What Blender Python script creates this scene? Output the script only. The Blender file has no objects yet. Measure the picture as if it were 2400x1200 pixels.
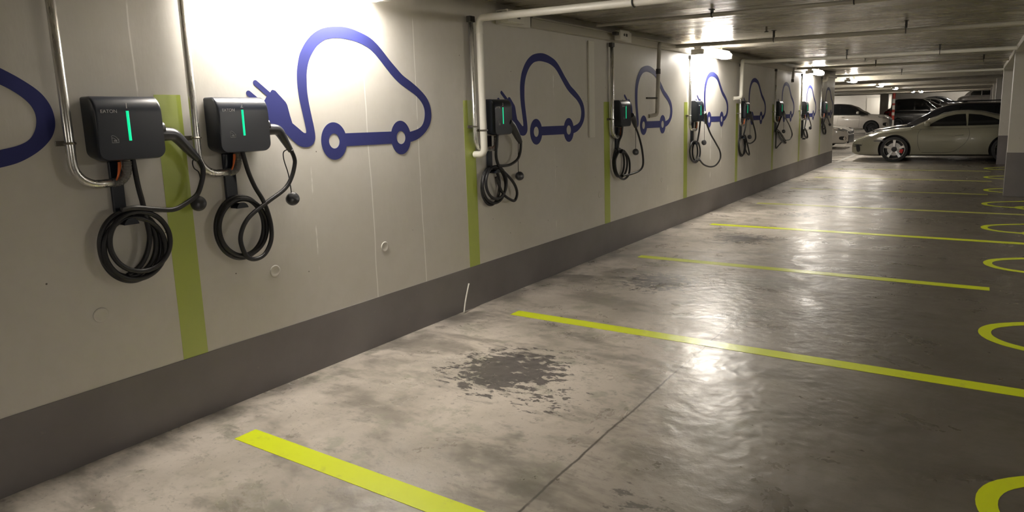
import bpy, bmesh, math, random, json
from mathutils import Vector, Matrix
random.seed(7)
S = bpy.context.scene
COL = S.collection
PI = math.pi
W = 2.3532            # bay pitch along the wall
Y0 = 1.8049           # first stripe
CEIL = 2.40

# ------------------------------------------------------------------ helpers
def link(o, parent=None):
    COL.objects.link(o)
    if parent is not None:
        o.parent = parent
    return o

def obj(name, bm, mat, parent=None, smooth=False, angle=None):
    bmesh.ops.recalc_face_normals(bm, faces=bm.faces[:])
    me = bpy.data.meshes.new(name)
    bm.to_mesh(me); bm.free()
    for m in (mat if isinstance(mat, (list, tuple)) else [mat]):
        me.materials.append(m)
    if smooth:
        me.polygons.foreach_set('use_smooth', [True] * len(me.polygons))
        if angle:
            me.set_sharp_from_angle(angle=math.radians(angle))
    o = bpy.data.objects.new(name, me)
    return link(o, parent)

def empty(name, loc=(0, 0, 0), rz=0):
    o = bpy.data.objects.new(name, None)
    o.empty_display_size = 0.1
    o.location = loc; o.rotation_euler = (0, 0, rz)
    return link(o)

def tag(o, label=None, cat=None, group=None, kind=None):
    if label: o['label'] = label
    if cat: o['category'] = cat
    if group: o['group'] = group
    if kind: o['kind'] = kind
    return o

def struct(o):
    o['kind'] = 'structure'
    return o

def copy_tree(o, parent=None):
    c = o.copy(); COL.objects.link(c)
    c.parent = parent
    for ch in list(o.children):
        copy_tree(ch, c)
    return c

def box(bm, x0, x1, y0, y1, z0, z1, bevel=0, seg=2):
    vs = [bm.verts.new((x, y, z)) for x in (x0, x1) for y in (y0, y1) for z in (z0, z1)]
    fs = [(0, 1, 3, 2), (4, 6, 7, 5), (0, 4, 5, 1), (2, 3, 7, 6), (0, 2, 6, 4), (1, 5, 7, 3)]
    faces = [bm.faces.new([vs[i] for i in f]) for f in fs]
    bmesh.ops.recalc_face_normals(bm, faces=faces)
    if bevel:
        es = list({e for f in faces for e in f.edges})
        bmesh.ops.bevel(bm, geom=es, offset=bevel, segments=seg, affect='EDGES', profile=0.5)
    return bm

def nb():
    return bmesh.new()

def bx(*a, **k):
    return box(nb(), *a, **k)

def smooth_path(P, n=8, closed=False):
    P = [Vector(q) for q in P]
    if len(P) < 3 and not closed:
        return P
    out = []
    N = len(P)
    rng = range(N) if closed else range(N - 1)
    for i in rng:
        if closed:
            a, b, c, d = P[(i - 1) % N], P[i], P[(i + 1) % N], P[(i + 2) % N]
        else:
            a, b, c, d = P[max(i - 1, 0)], P[i], P[i + 1], P[min(i + 2, N - 1)]
        for k in range(n):
            t = k / n
            out.append(0.5 * ((2 * b) + (c - a) * t + (2 * a - 5 * b + 4 * c - d) * t * t + (3 * b - a - 3 * c + d) * t ** 3))
    if not closed:
        out.append(P[-1])
    return out

def tube(bm, P, r, seg=10, closed=False, cap=True):
    P = [Vector(q) for q in P]
    N = len(P)
    R = r if isinstance(r, (list, tuple)) else [r] * N
    rings = []
    nrm = None
    for i in range(N):
        if closed:
            t = P[(i + 1) % N] - P[(i - 1) % N]
        else:
            t = P[min(i + 1, N - 1)] - P[max(i - 1, 0)]
        if t.length < 1e-9:
            t = Vector((0, 0, 1))
        t.normalize()
        if nrm is None:
            nrm = t.orthogonal().normalized()
        else:
            nrm = nrm - t * nrm.dot(t)
            if nrm.length < 1e-6:
                nrm = t.orthogonal()
            nrm.normalize()
        b = t.cross(nrm)
        rings.append([bm.verts.new(P[i] + (nrm * math.cos(2 * PI * k / seg) + b * math.sin(2 * PI * k / seg)) * R[i]) for k in range(seg)])
    for i in range(N if closed else N - 1):
        a, c = rings[i], rings[(i + 1) % N]
        off = 0
        if closed and i == N - 1:
            off = min(range(seg), key=lambda s: sum((a[k].co - c[(k + s) % seg].co).length for k in range(seg)))
        for k in range(seg):
            bm.faces.new((a[k], a[(k + 1) % seg], c[(k + 1 + off) % seg], c[(k + off) % seg]))
    if cap and not closed:
        bm.faces.new(rings[0][::-1]); bm.faces.new(rings[-1])
    return bm

def radii(rs, n):
    out = []
    m = len(rs)
    for i in range(n):
        t = i / (n - 1) * (m - 1)
        k = min(int(t), m - 2)
        out.append(rs[k] + (rs[k + 1] - rs[k]) * (t - k))
    return out

def lathe(bm, prof, M, seg=24, close=True):
    rings = []
    for (r, h) in prof:
        rings.append([bm.verts.new(M @ Vector((r * math.cos(2 * PI * k / seg), r * math.sin(2 * PI * k / seg), h))) for k in range(seg)])
    for a, c in zip(rings, rings[1:]):
        for k in range(seg):
            bm.faces.new((a[k], a[(k + 1) % seg], c[(k + 1) % seg], c[k]))
    if close:
        if prof[0][0] > 1e-6: bm.faces.new(rings[0][::-1])
        if prof[-1][0] > 1e-6: bm.faces.new(rings[-1])
    return bm

MX = Matrix(((0, 0, 1, 0), (1, 0, 0, 0), (0, 1, 0, 0), (0, 0, 0, 1)))     # local z -> world x
MY = Matrix(((1, 0, 0, 0), (0, 0, 1, 0), (0, -1, 0, 0), (0, 0, 0, 1)))    # local z -> world y
def at(x, y, z, M=Matrix.Identity(4)):
    return Matrix.Translation((x, y, z)) @ M

# ------------------------------------------------------------------ materials
def new_mat(name):
    m = bpy.data.materials.new(name); m.use_nodes = True
    nt = m.node_tree
    return m, nt, nt.nodes['Principled BSDF']

def plain(name, col, rough=0.5, metal=0.0, spec=0.5, coat=0.0, bump=0.0, bscale=60):
    m, nt, b = new_mat(name)
    b.inputs['Base Color'].default_value = (*col, 1)
    b.inputs['Roughness'].default_value = rough
    b.inputs['Metallic'].default_value = metal
    b.inputs['Specular IOR Level'].default_value = spec
    b.inputs['Coat Weight'].default_value = coat
    b.inputs['Coat Roughness'].default_value = .05 if rough < .25 else .28
    n = nt.nodes.new('ShaderNodeTexNoise'); n.inputs['Scale'].default_value = bscale; n.inputs['Detail'].default_value = 4
    g = nt.nodes.new('ShaderNodeNewGeometry'); nt.links.new(g.outputs['Position'], n.inputs['Vector'])
    mr = nt.nodes.new('ShaderNodeMapRange')
    mr.inputs['To Min'].default_value = max(rough - .06, 0.02); mr.inputs['To Max'].default_value = min(rough + .06, 1)
    nt.links.new(n.outputs['Fac'], mr.inputs['Value']); nt.links.new(mr.outputs['Result'], b.inputs['Roughness'])
    if bump:
        bp = nt.nodes.new('ShaderNodeBump'); bp.inputs['Strength'].default_value = bump; bp.inputs['Distance'].default_value = .004
        nt.links.new(n.outputs['Fac'], bp.inputs['Height']); nt.links.new(bp.outputs['Normal'], b.inputs['Normal'])
    return m

def emit(name, col, strength):
    m, nt, b = new_mat(name)
    b.inputs['Base Color'].default_value = (*col, 1)
    b.inputs['Emission Color'].default_value = (*col, 1)
    b.inputs['Emission Strength'].default_value = strength
    return m

class NT:
    """tiny node-graph helper"""
    def __init__(s, nt):
        s.nt = nt
        g = nt.nodes.new('ShaderNodeNewGeometry')
        s.P = g.outputs['Position']
        x = nt.nodes.new('ShaderNodeSeparateXYZ'); nt.links.new(s.P, x.inputs[0])
        s.x, s.y, s.z = x.outputs
    def put(s, sock, v):
        if hasattr(v, 'is_output'): s.nt.links.new(v, sock)
        else: sock.default_value = v
    def m(s, op, a, b=0.0, c=0.0, clamp=False):
        n = s.nt.nodes.new('ShaderNodeMath'); n.operation = op; n.use_clamp = clamp
        s.put(n.inputs[0], a); s.put(n.inputs[1], b); s.put(n.inputs[2], c)
        return n.outputs[0]
    def noise(s, scale, detail=4, rough=.55, vec=None, stretch=None, dist=0.0):
        n = s.nt.nodes.new('ShaderNodeTexNoise')
        n.inputs['Scale'].default_value = scale; n.inputs['Detail'].default_value = detail
        n.inputs['Roughness'].default_value = rough; n.inputs['Distortion'].default_value = dist
        v = vec or s.P
        if stretch:
            mp = s.nt.nodes.new('ShaderNodeMapping'); mp.inputs['Scale'].default_value = stretch
            s.nt.links.new(v, mp.inputs['Vector']); v = mp.outputs[0]
        s.nt.links.new(v, n.inputs['Vector'])
        return n.outputs['Fac']
    def rng(s, v, a, b, c=0.0, d=1.0, smooth=True):
        n = s.nt.nodes.new('ShaderNodeMapRange')
        n.interpolation_type = 'SMOOTHSTEP' if smooth else 'LINEAR'
        s.put(n.inputs['Value'], v)
        for k, q in zip(('From Min', 'From Max', 'To Min', 'To Max'), (a, b, c, d)): n.inputs[k].default_value = q
        return n.outputs['Result']
    def mix(s, f, a, b):
        n = s.nt.nodes.new('ShaderNodeMix'); n.data_type = 'RGBA'
        s.put(n.inputs[0], f)
        s.put(n.inputs[6], (*a, 1) if isinstance(a, tuple) else a)
        s.put(n.inputs[7], (*b, 1) if isinstance(b, tuple) else b)
        return n.outputs[2]
    def bump2(s, h, strength, dist, h2, s2, d2):
        a = s.bump(h, strength, dist)
        n = s.nt.nodes.new('ShaderNodeBump'); n.inputs['Strength'].default_value = s2; n.inputs['Distance'].default_value = d2
        s.nt.links.new(h2, n.inputs['Height']); s.nt.links.new(a, n.inputs['Normal'])
        return n.outputs[0]
    def bump(s, h, strength, dist):
        n = s.nt.nodes.new('ShaderNodeBump'); n.inputs['Strength'].default_value = strength; n.inputs['Distance'].default_value = dist
        s.nt.links.new(h, n.inputs['Height'])
        return n.outputs[0]

def wall_material():
    m, nt, b = new_mat('painted_concrete')
    k = NT(nt)
    big = k.noise(.9, 5, .6)
    fine = k.noise(14, 5, .6)
    col = k.mix(k.rng(big, .3, .7), (.60, .575, .52), (.66, .635, .59))
    col = k.mix(k.rng(fine, .35, .75, 0, .12), col, (.5, .47, .41))
    # pin holes
    v = nt.nodes.new('ShaderNodeTexVoronoi'); v.inputs['Scale'].default_value = 6.5
    nt.links.new(k.P, v.inputs['Vector'])
    holes = k.m('MULTIPLY', k.rng(v.outputs['Distance'], .02, .034, 1, 0), k.rng(k.noise(2.3, 2), .40, .44))
    col = k.mix(holes, col, (.14, .12, .1))
    # runs of paint and seams, vertical lines at their own places along the wall
    seam = None
    wobn = k.m('MULTIPLY', k.m('SUBTRACT', k.noise(2.0, 2), .5), .03)
    brkn = k.noise(9, 3, .6, stretch=(1, 1, .5))
    yw = k.m('ADD', k.y, wobn)
    for (yy, w, z0, z1, thr) in ((3.163, .006, .2, 2.0, .25), (3.64, .006, .3, 2.2, .35), (2.69, .006, .5, 1.25, .5), (1.73, .005, 1.45, 2.3, .4),
                                 (10.47, .02, .4, 1.5, .5), (9.97, .02, .5, 1.5, .5), (5.5, .008, .4, 2.2, .55), (12.6, .012, .4, 2.2, .5), (8.3, .01, .4, 2.2, .5), (-.2, .006, .3, 2.2, .4)):
        d = k.m('ABSOLUTE', k.m('SUBTRACT', yw, yy))
        line = k.rng(d, w * .35, w, 1, 0)
        brk = k.rng(brkn, thr - .03, thr + .1)
        zz = k.m('MULTIPLY', k.rng(k.z, z0, z0 + .05), k.rng(k.z, z1 - .05, z1, 1, 0))
        l = k.m('MULTIPLY', k.m('MULTIPLY', line, brk), zz)
        seam = l if seam is None else k.m('MAXIMUM', seam, l)
    col = k.mix(k.m('MULTIPLY', seam, .9), col, (.9, .88, .84))
    nt.links.new(col, b.inputs['Base Color'])
    nt.links.new(k.rng(k.noise(3, 5), .3, .7, .38, .52), b.inputs['Roughness'])
    b.inputs['Specular IOR Level'].default_value = .45
    h = k.noise(5, 5, .6, stretch=(1, 1, .35))
    nt.links.new(k.bump(h, .35, .01), b.inputs['Normal'])
    return m

def grey_paint():
    m, nt, b = new_mat('grey_band_paint')
    k = NT(nt)
    col = k.mix(k.rng(k.noise(1.6, 5), .3, .7), (.165, .150, .150), (.205, .19, .19))
    col = k.mix(k.rng(k.noise(22, 4), .66, .74, 0, .4), col, (.25, .23, .21))
    nt.links.new(col, b.inputs['Base Color'])
    b.inputs['Roughness'].default_value = .48
    nt.links.new(k.bump(k.noise(7, 5), .25, .006), b.inputs['Normal'])
    return m

def ceiling_material():
    m, nt, b = new_mat('ceiling_paint')
    k = NT(nt)
    st = k.noise(1.2, 6, .65, stretch=(.25, 2.2, 1))
    col = k.mix(k.rng(st, .3, .7), (.33, .305, .25), (.43, .40, .33))
    spots = k.rng(k.noise(11, 4, .7), .68, .74, 0, .2)
    col = k.mix(spots, col, (.3, .26, .2))
    nt.links.new(col, b.inputs['Base Color'])
    nt.links.new(k.rng(k.noise(1.6, 6, .7, stretch=(.3, 3, 1)), .3, .7, .20, .36), b.inputs['Roughness'])
    b.inputs['Specular IOR Level'].default_value = .9
    nt.links.new(k.bump(k.noise(2.4, 3, .5, stretch=(.12, 6, 1)), 1.0, .006), b.inputs['Normal'])
    return m

def floor_material():
    m, nt, b = new_mat('stained_concrete_floor')
    k = NT(nt)
    n1 = k.noise(.8, 5, .62, dist=.2)
    n2 = k.noise(3.1, 5, .7, dist=.15)
    n3 = k.noise(16, 5, .7)
    n4 = k.noise(1.7, 5, .7, stretch=(.7, 1.4, 1), dist=.25)
    col = k.mix(k.rng(n1, .36, .64), (.38, .345, .295), (.60, .54, .475))
    col = k.mix(k.rng(n4, .48, .62, 0, .75), col, (.20, .18, .15))
    col = k.mix(k.rng(n2, .53, .64, 0, .65), col, (.27, .265, .205))
    col = k.mix(k.rng(k.noise(4.5, 5, .75, stretch=(.7, 1.4, 1), dist=.3), .56, .66, 0, .55), col, (.17, .155, .13))
    col = k.mix(k.rng(n3, .6, .75, 0, .45), col, (.20, .185, .155))
    col = k.mix(k.rng(k.noise(2.2, 5, .6, dist=.8), .62, .7, 0, .35), col, (.64, .58, .51))
    streak = k.rng(k.noise(1.1, 5, .72, stretch=(.8, 1.3, 1), dist=.2), .55, .66, 0, .7)
    col = k.mix(streak, col, (.13, .12, .10))
    col = k.mix(k.rng(k.noise(8, 5, .8), .56, .7, 0, .6), col, (.15, .14, .115))
    col = k.mix(k.rng(k.noise(38, 3, .6), .6, .72, 0, .45), col, (.12, .11, .095))
    # small tyre-black flecks
    v = nt.nodes.new('ShaderNodeTexVoronoi'); v.inputs['Scale'].default_value = 5.0
    mp = nt.nodes.new('ShaderNodeMapping'); mp.inputs['Scale'].default_value = (.7, 1.3, 1)
    nt.links.new(k.P, mp.inputs['Vector']); nt.links.new(mp.outputs[0], v.inputs['Vector'])
    fl = k.m('MULTIPLY', k.rng(v.outputs['Distance'], .05, .11, 1, 0), k.rng(k.noise(1.9, 3), .5, .6))
    col = k.mix(k.m('MULTIPLY', fl, .75), col, (.06, .055, .05))
    # oil stains in the bays
    oil = None
    for (cx, cy, r, s) in ((1.03, 3.2, .72, 1.0), (1.45, 2.95, .5, .55), (1.0, 5.62, .7, .95), (1.5, 5.1, .5, .4), (1.05, 8.0, .75, .85), (1.3, 10.2, .7, .75), (1.2, 12.4, .7, .6), (2.9, 1.35, .55, .5), (2.3, 2.25, .35, .55),
                           (3.6, 7.25, .28, .9), (.55, 2.3, .4, .3), (2.7, 4.4, .5, .3), (1.2, 14.7, .7, .5), (1.2, 17.1, .7, .5)):
        dx = k.m('SUBTRACT', k.x, cx); dy = k.m('SUBTRACT', k.y, cy)
        d = k.m('SQRT', k.m('ADD', k.m('MULTIPLY', dx, dx), k.m('MULTIPLY', dy, dy)))
        f = k.m('MULTIPLY', k.rng(d, 0, r, 1, 0), s)
        oil = f if oil is None else k.m('MAXIMUM', oil, f)
    blot = k.m('ADD', oil, k.m('MULTIPLY', k.m('SUBTRACT', k.noise(15, 5, .68, dist=.3, stretch=(.75, 1.25, 1)), .5), 2.6))
    blot = k.m('MULTIPLY', k.rng(blot, .52, .72), k.rng(oil, .04, .3))
    col = k.mix(k.m('MULTIPLY', blot, .82), col, (.035, .031, .036))
    # expansion joint and cracks
    wob = k.m('MULTIPLY', k.m('SUBTRACT', k.noise(3.5, 5, .6), .5), .035)
    d = k.m('ABSOLUTE', k.m('SUBTRACT', k.m('ADD', k.x, wob), 1.905))
    j = k.m('MULTIPLY', k.m('MULTIPLY', k.rng(d, .002, .009, 1, 0), k.rng(k.y, 4.6, 5.3, 1, .25)), k.rng(k.noise(5, 4, .7), .34, .5, .5, 1))
    wob2 = k.m('MULTIPLY', k.m('SUBTRACT', k.noise(1.3, 5, .65), .5), .9)
    d2 = k.m('ABSOLUTE', k.m('SUBTRACT', k.m('ADD', k.y, wob2), 4.75))
    j2 = k.m('MULTIPLY', k.m('MULTIPLY', k.rng(d2, .003, .014, 1, 0), k.rng(k.x, 1.2, 1.5)), k.rng(k.x, 2.1, 2.4, 1, 0))
    jj = k.m('MAXIMUM', j, j2)
    col = k.mix(k.m('MULTIPLY', jj, .9), col, (.055, .048, .04))
    lane = k.rng(k.m('ADD', k.x, k.m('MULTIPLY', k.m('SUBTRACT', n1, .5), 2.2)), 1.2, 3.1, 0, .9)   # driven-over dirt of the lane side
    col = k.mix(lane, col, (.078, .068, .051))
    # old dirt gathered along the wall foot
    foot = k.m('MULTIPLY', k.rng(k.x, .03, .3, 1, 0), k.rng(k.noise(2.0, 5, .65), .42, .6))
    col = k.mix(k.m('MULTIPLY', foot, .65), col, (.09, .08, .07))
    nt.links.new(col, b.inputs['Base Color'])
    ro = k.rng(k.noise(2.4, 5, .7, dist=.5), .3, .72, .25, .43)
    nt.links.new(ro, b.inputs['Roughness'])
    b.inputs['Specular IOR Level'].default_value = .95
    h = k.noise(5, 5, .7)
    nt.links.new(k.bump2(h, .4, .008, k.noise(11, 1, .5), 1.0, .0036), b.inputs['Normal'])
    return m

def line_paint(name, col, worn):
    m, nt, b = new_mat(name)
    k = NT(nt)
    c = k.mix(k.rng(k.noise(7, 6, .7), .58, .7, 0, worn), col, (.30, .29, .16))
    nt.links.new(c, b.inputs['Base Color'])
    b.inputs['Roughness'].default_value = .30
    b.inputs['Specular IOR Level'].default_value = .8
    nt.links.new(k.bump(k.noise(12, 2), .8, .002), b.inputs['Normal'])
    return m

def brushed(name, col, rough):
    m, nt, b = new_mat(name)
    k = NT(nt)
    b.inputs['Metallic'].default_value = 1.0
    nt.links.new(k.mix(k.noise(9, 4), tuple(c * .85 for c in col), col), b.inputs['Base Color'])
    nt.links.new(k.rng(k.noise(40, 3, stretch=(1, 1, .1)), .3, .7, rough - .05, rough + .08), b.inputs['Roughness'])
    return m

M_WALL = wall_material(); M_GREY = grey_paint(); M_CEIL = ceiling_material(); M_FLOOR = floor_material()
M_LIME_FLOOR = line_paint('lime_floor_paint', (.70, .80, .012), .25)
M_LIME_FAINT = line_paint('worn_lime_floor_paint', (.55, .57, .10), .8)
M_LIME_WALL = line_paint('lime_wall_paint', (.42, .50, .09), .08)
M_BLUE = plain('blue_vinyl', (.035, .041, .17), .55, spec=.25, bscale=9)
M_WHITE_LINE = line_paint('white_line_paint', (.62, .6, .55), .3)
M_BLACK = plain('black_plastic', (.009, .013, .023), .34, spec=.45, coat=.25, bump=.05, bscale=300)
M_CABLE = plain('black_rubber', (.012, .012, .014), .42, spec=.5, bscale=120)
M_GUN = plain('gun_plastic', (.03, .031, .037), .33, spec=.8)
M_PRINT = plain('white_print', (.62, .62, .64), .5)
M_PRINT2 = plain('grey_print', (.24, .245, .26), .5)
M_LED = emit('green_led', (.0, .80, .33), .42)
M_STEEL = brushed('galvanised_steel', (.72, .71, .68), .28)
M_STEEL.node_tree.nodes['Principled BSDF'].inputs['Metallic'].default_value = .88
M_FLEX = plain('grey_flex_hose', (.16, .155, .15), .4)
M_ORANGE = plain('orange_wire_sheath', (.75, .16, .03), .45)
M_PVC = plain('white_pvc', (.72, .70, .63), .35)
M_PIPEP = plain('painted_pipe', (.45, .425, .36), .4)
M_DARKF = plain('dark_fitting', (.05, .048, .045), .5)
M_BRASS = plain('dull_metal_fitting', (.3, .28, .24), .4, metal=1)
M_LAMP = emit('fluorescent_diffuser', (1.0, .935, .85), 1.0)
M_LAMPBODY = plain('lamp_body', (.5, .48, .44), .45)
M_TYRE = plain('tyre_rubber', (.012, .012, .012), .6)
M_RIM = brushed('alloy_rim', (.75, .75, .76), .22)
M_RIMD = plain('dark_rim', (.03, .03, .032), .35, metal=.6)
M_DISC = brushed('brake_disc', (.4, .39, .38), .35)
M_RED = plain('red_caliper', (.55, .015, .012), .35)
M_GLASS = plain('tinted_glass', (.008, .009, .01), .06, spec=.5)
M_HEAD = plain('headlight_glass', (.6, .6, .6), .08, metal=.7)
M_REDLENS = plain('red_lens', (.35, .01, .01), .15)
M_TRIMB = plain('black_trim', (.01, .01, .011), .4)
M_CHROME = brushed('chrome', (.8, .8, .8), .12)
def carpaint(name, col, metal=0.0):
    return plain(name, col, .22, metal=metal, spec=.5, coat=.8, bscale=3)
C_CREAM = carpaint('cream_car_paint', (.25, .24, .18))
C_WHITE = carpaint('white_car_paint', (.66, .62, .56))
C_BLACK = carpaint('black_car_paint', (.01, .01, .012))
C_DARK = carpaint('dark_grey_car_paint', (.022, .022, .024))
C_RED = carpaint('dark_red_car_paint', (.11, .02, .02))
C_SILVER = carpaint('silver_car_paint', (.42, .40, .37), .4)
C_BROWN = carpaint('brown_car_paint', (.06, .045, .04))

# ------------------------------------------------------------------ setting
XR, YB, XL, YF = 14.0, -7.0, -16.0, 86.0
def floor_bm():
    bm = nb()
    box(bm, XL, XR, YB, 54.0, -.2, 0)
    return bm
struct(obj('floor', floor_bm(), M_FLOOR))
bm = nb()                                             # ramp up to the next deck
vs = [bm.verts.new(q) for q in ((XL, 54, -.2), (XR, 54, -.2), (XR, 54, 0), (XL, 54, 0), (XL, YF, -.2), (XR, YF, -.2), (XR, YF, 1.6), (XL, YF, 1.6))]
for f in ((0, 1, 2, 3), (4, 7, 6, 5), (3, 2, 6, 7), (0, 4, 5, 1), (0, 3, 7, 4), (1, 5, 6, 2)): bm.faces.new([vs[i] for i in f])
struct(obj('floor_ramp', bm, M_FLOOR))

def ceil_z(x):
    return CEIL - .013 * max(x, 0)
bm = nb()
def slab(bm, x0, x1, y0, y1, za, zb, t=.25):
    vs = [bm.verts.new(q) for q in ((x0, y0, za), (x1, y0, zb), (x1, y1, zb), (x0, y1, za), (x0, y0, za + t), (x1, y0, zb + t), (x1, y1, zb + t), (x0, y1, za + t))]
    for f in ((0, 3, 2, 1), (4, 5, 6, 7), (0, 1, 5, 4), (1, 2, 6, 5), (2, 3, 7, 6), (3, 0, 4, 7)): bm.faces.new([vs[i] for i in f])
slab(bm, -.2, XR, YB, 20.2, CEIL, ceil_z(XR))
struct(obj('ceiling', bm, M_CEIL))
bm = nb()
slab(bm, XL, XR, 20.2, 53.0, CEIL, CEIL)
struct(obj('ceiling_far', bm, M_CEIL))
bm = nb()
vs = [bm.verts.new(q) for q in ((XL, 53, 2.4), (XR, 53, 2.4), (XR, 55, 3.5), (XL, 55, 3.5), (XR, YF, 4.6), (XL, YF, 4.6))]
for f in ((0, 1, 2, 3), (3, 2, 4, 5)): bm.faces.new([vs[i] for i in f])
r = bmesh.ops.extrude_face_region(bm, geom=bm.faces[:])
bmesh.ops.translate(bm, verts=[v for v in r['geom'] if isinstance(v, bmesh.types.BMVert)], vec=(0, 0, .2))
struct(obj('ceiling_ramp', bm, M_CEIL))
k = 0
for y in (22.6, 25.8, 29.2, 32.6, 36.2, 40.0, 44.0, 48.0, 52.0):
    struct(obj('ceiling_beam_%d' % (k := k + 1), bx(XL, XR, y, y + .45, CEIL - .16, CEIL + .02), M_CEIL))

wall = struct(obj('wall_left', bx(-.25, 0, YB, 20.2, 0, CEIL + .02), M_WALL))
struct(obj('baseboard_left', bx(-.254, .004, YB, 20.204, 0, .333), M_GREY))
for (y, z) in ((1.45, .662), (2.383, .673), (3.249, .661), (6.4, .66), (8.1, .66)):
    bm = nb()
    lathe(bm, [(.034, .0005), (.033, .003), (.027, .0035), (.022, .002), (.012, .0008), (0.0001, .0006)], at(0, y, z, MX), 24)
    struct(obj('tie_hole_cap', bm, M_WALL, wall, True))
struct(obj('wall_back', bx(XL, -2.6, 62.0, 62.3, 0, CEIL + .4), M_WALL))
struct(obj('wall_far', bx(XL, XR, 78.6, 78.9, 0, 4.8), M_WALL))
struct(obj('wall_right', bx(XR - .2, XR, YB, YF, 0, 4.8), M_WALL))
struct(obj('wall_rear', bx(-.25, XR, YB, YB + .2, 0, CEIL + .02), M_WALL))
struct(obj('wall_outer', bx(XL, XL + .2, 20, YF, 0, 4.8), M_WALL))
struct(obj('wall_cross', bx(XL, -.25, 20.0, 20.2, 0, CEIL + .02), M_WALL))
struct(obj('door_1', bx(-4.35, -3.1, 61.94, 62.0, .05, 2.12, .01), plain('pale_door_panel', (.7, .67, .6), .4)))
def pillar(n, y, x0=3.71, x1=4.45, d=.3, y_off=0):
    o = struct(obj('pillar_%d' % n, bx(x0, x1, y, y + d, 0, CEIL + .01, .006), M_WALL))
    g = obj('grey_band', bx(x0 - .004, x1 + .004, y - .004, y + d + .004, 0, .70), M_GREY, o)
    struct(g)
pillar(1, 13.40)
pillar(2, 20.25, 3.725)
pillar(3, 27.5); pillar(4, 34.8); pillar(5, 42.0)
struct(obj('pillar_6', bx(-3.15, -2.6, 59.6, 60.0, 0, CEIL + .02), plain('grey_pillar_paint', (.4, .38, .35), .5)))
# thin downstand along the pillar row
struct(obj('ceiling_beam_%d' % (k + 1), bx(3.71, 4.45, YB, 20.25, 2.27, 2.5), M_WALL))

# cable trunking along the wall head
bm = nb()
box(bm, .002, .062, 5.06, 20.1, 2.245, 2.315, .004)
box(bm, .002, .075, 5.06, 20.1, 2.315, 2.327, .003)
t = tag(obj('cable_trunking', bm, M_PIPEP), 'long white cable trunking running along the top of the charger wall', 'cable trunking')

# ------------------------------------------------------------------ lamps
def lamp(x, y, z, label, L=1.24, zc=CEIL):
    r = empty('strip_lamp', (x, y, z)); tag(r, label, 'lamp', 'fluorescent strip lamps')
    obj('housing', bx(-.05, .05, -L / 2, L / 2, .035, .085, .008), M_LAMPBODY, r)
    bm = nb()
    n = 10
    rings = []
    for yy in (-L / 2 + .03, L / 2 - .03):
        rings.append([bm.verts.new((.085 * math.cos(PI - .55 + (PI + 1.1) * i / n), yy, .022 + .055 * math.sin(PI - .55 + (PI + 1.1) * i / n))) for i in range(n + 1)])
    for i in range(n): bm.faces.new((rings[0][i], rings[0][i + 1], rings[1][i + 1], rings[1][i]))
    bm.faces.new(rings[0]); bm.faces.new(rings[1][::-1])
    obj('diffuser', bm, M_LAMP, r, True, 40)
    for s in (-1, 1):
        obj('end_cap', bx(-.083, .083, s * L / 2 - .03, s * L / 2 + .03, -.03, .04, .01), M_LAMPBODY, r)
        bm = nb()
        lathe(bm, [(.012, .075), (.012, zc - z)], at(0, s * L * .3, 0), 10)
        obj('mount', bm, M_LAMPBODY, r)
    return r
lamp(.125, 2.66, 2.255, 'glowing strip lamp just above the brightest white wall patch beside charger 2', 1.12)
lamp(.17, 9.50, 2.255, 'glowing strip lamp over the fifth charger along the wall')
lamp(.17, 16.6, 2.255, 'glowing strip lamp over the eighth charger near the wall end')
lamp(.12, 22.1, 2.22, 'glowing strip lamp just past the end of the charger wall')
lamp(.10, 29.0, 2.22, 'small bright strip lamp left of the red and white pole')
lamp(.10, 34.6, 2.22, 'small bright strip lamp just right of the red and white pole top')
lamp(.05, 45.0, 2.22, 'tiny bright strip lamp deep in the garage, left of a close pair')
lamp(.35, 46.8, 2.22, 'tiny bright strip lamp deep in the garage, right of a close pair')
lamp(.16, -4.46, 2.255, 'strip lamp on the wall behind the viewpoint, outside the picture')
lamp(-3.9, 34.0, 2.22, 'added fill strip lamp beyond the wall, hidden from view, lighting the white SUV')  # added out of sight to light the SUV's near side
lamp(-4.6, 40.6, 2.22, 'second added fill strip lamp for the white SUV, out of view behind the wall')  # another unseen fill lamp put in for the SUV
lamp(-7.3, 60.4, 2.20, 'added strip lamp brightening the far back wall, hidden from view')  # unseen lamp added to brighten the far back wall
lamp(-2.95, 60.95, 2.20, 'added strip lamp hidden behind the grey pillar, brightening the far pale wall panel', 1.0)  # added behind the pillar, out of sight, to lift the back wall
lamp(-2.6, 27.4, 2.22, 'added strip lamp hidden behind the end of the charger wall, brightening the white hatchback')  # added behind the wall end so the white bonnet gets light
lamp(1.5, 66.0, 3.3, 'added unseen strip lamp on the raised ceiling, lighting the van on the ramp', zc=3.85)  # added above the sight line to light the van
lamp(6.8, 57.0, 2.6, 'added fill strip lamp for the ramp row cars, hidden behind a pillar', zc=3.5)  # added fill for the dark ramp row, kept behind a pillar
lamp(2.0, 76.4, 3.5, 'added unseen strip lamp at the top of the ramp, brightening the far wall and van', zc=4.2)  # added unseen, close to the far wall to brighten it
lamp(6.6, 6.5, 2.22, 'added fill strip lamp lighting the pillars, hidden to the right of the picture', zc=2.30)  # added off-frame fill for the pillar fronts
lamp(8.0, -2.0, 2.20, 'added unseen fill strip lamp on the aisle side behind the viewpoint', zc=2.29)  # added off-frame fill for the aisle side
lamp(8.0, 14.0, 2.20, 'added unseen fill strip lamp on the aisle side beyond the near pillar', zc=2.29)  # added off-frame fill farther along the aisle side

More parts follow.
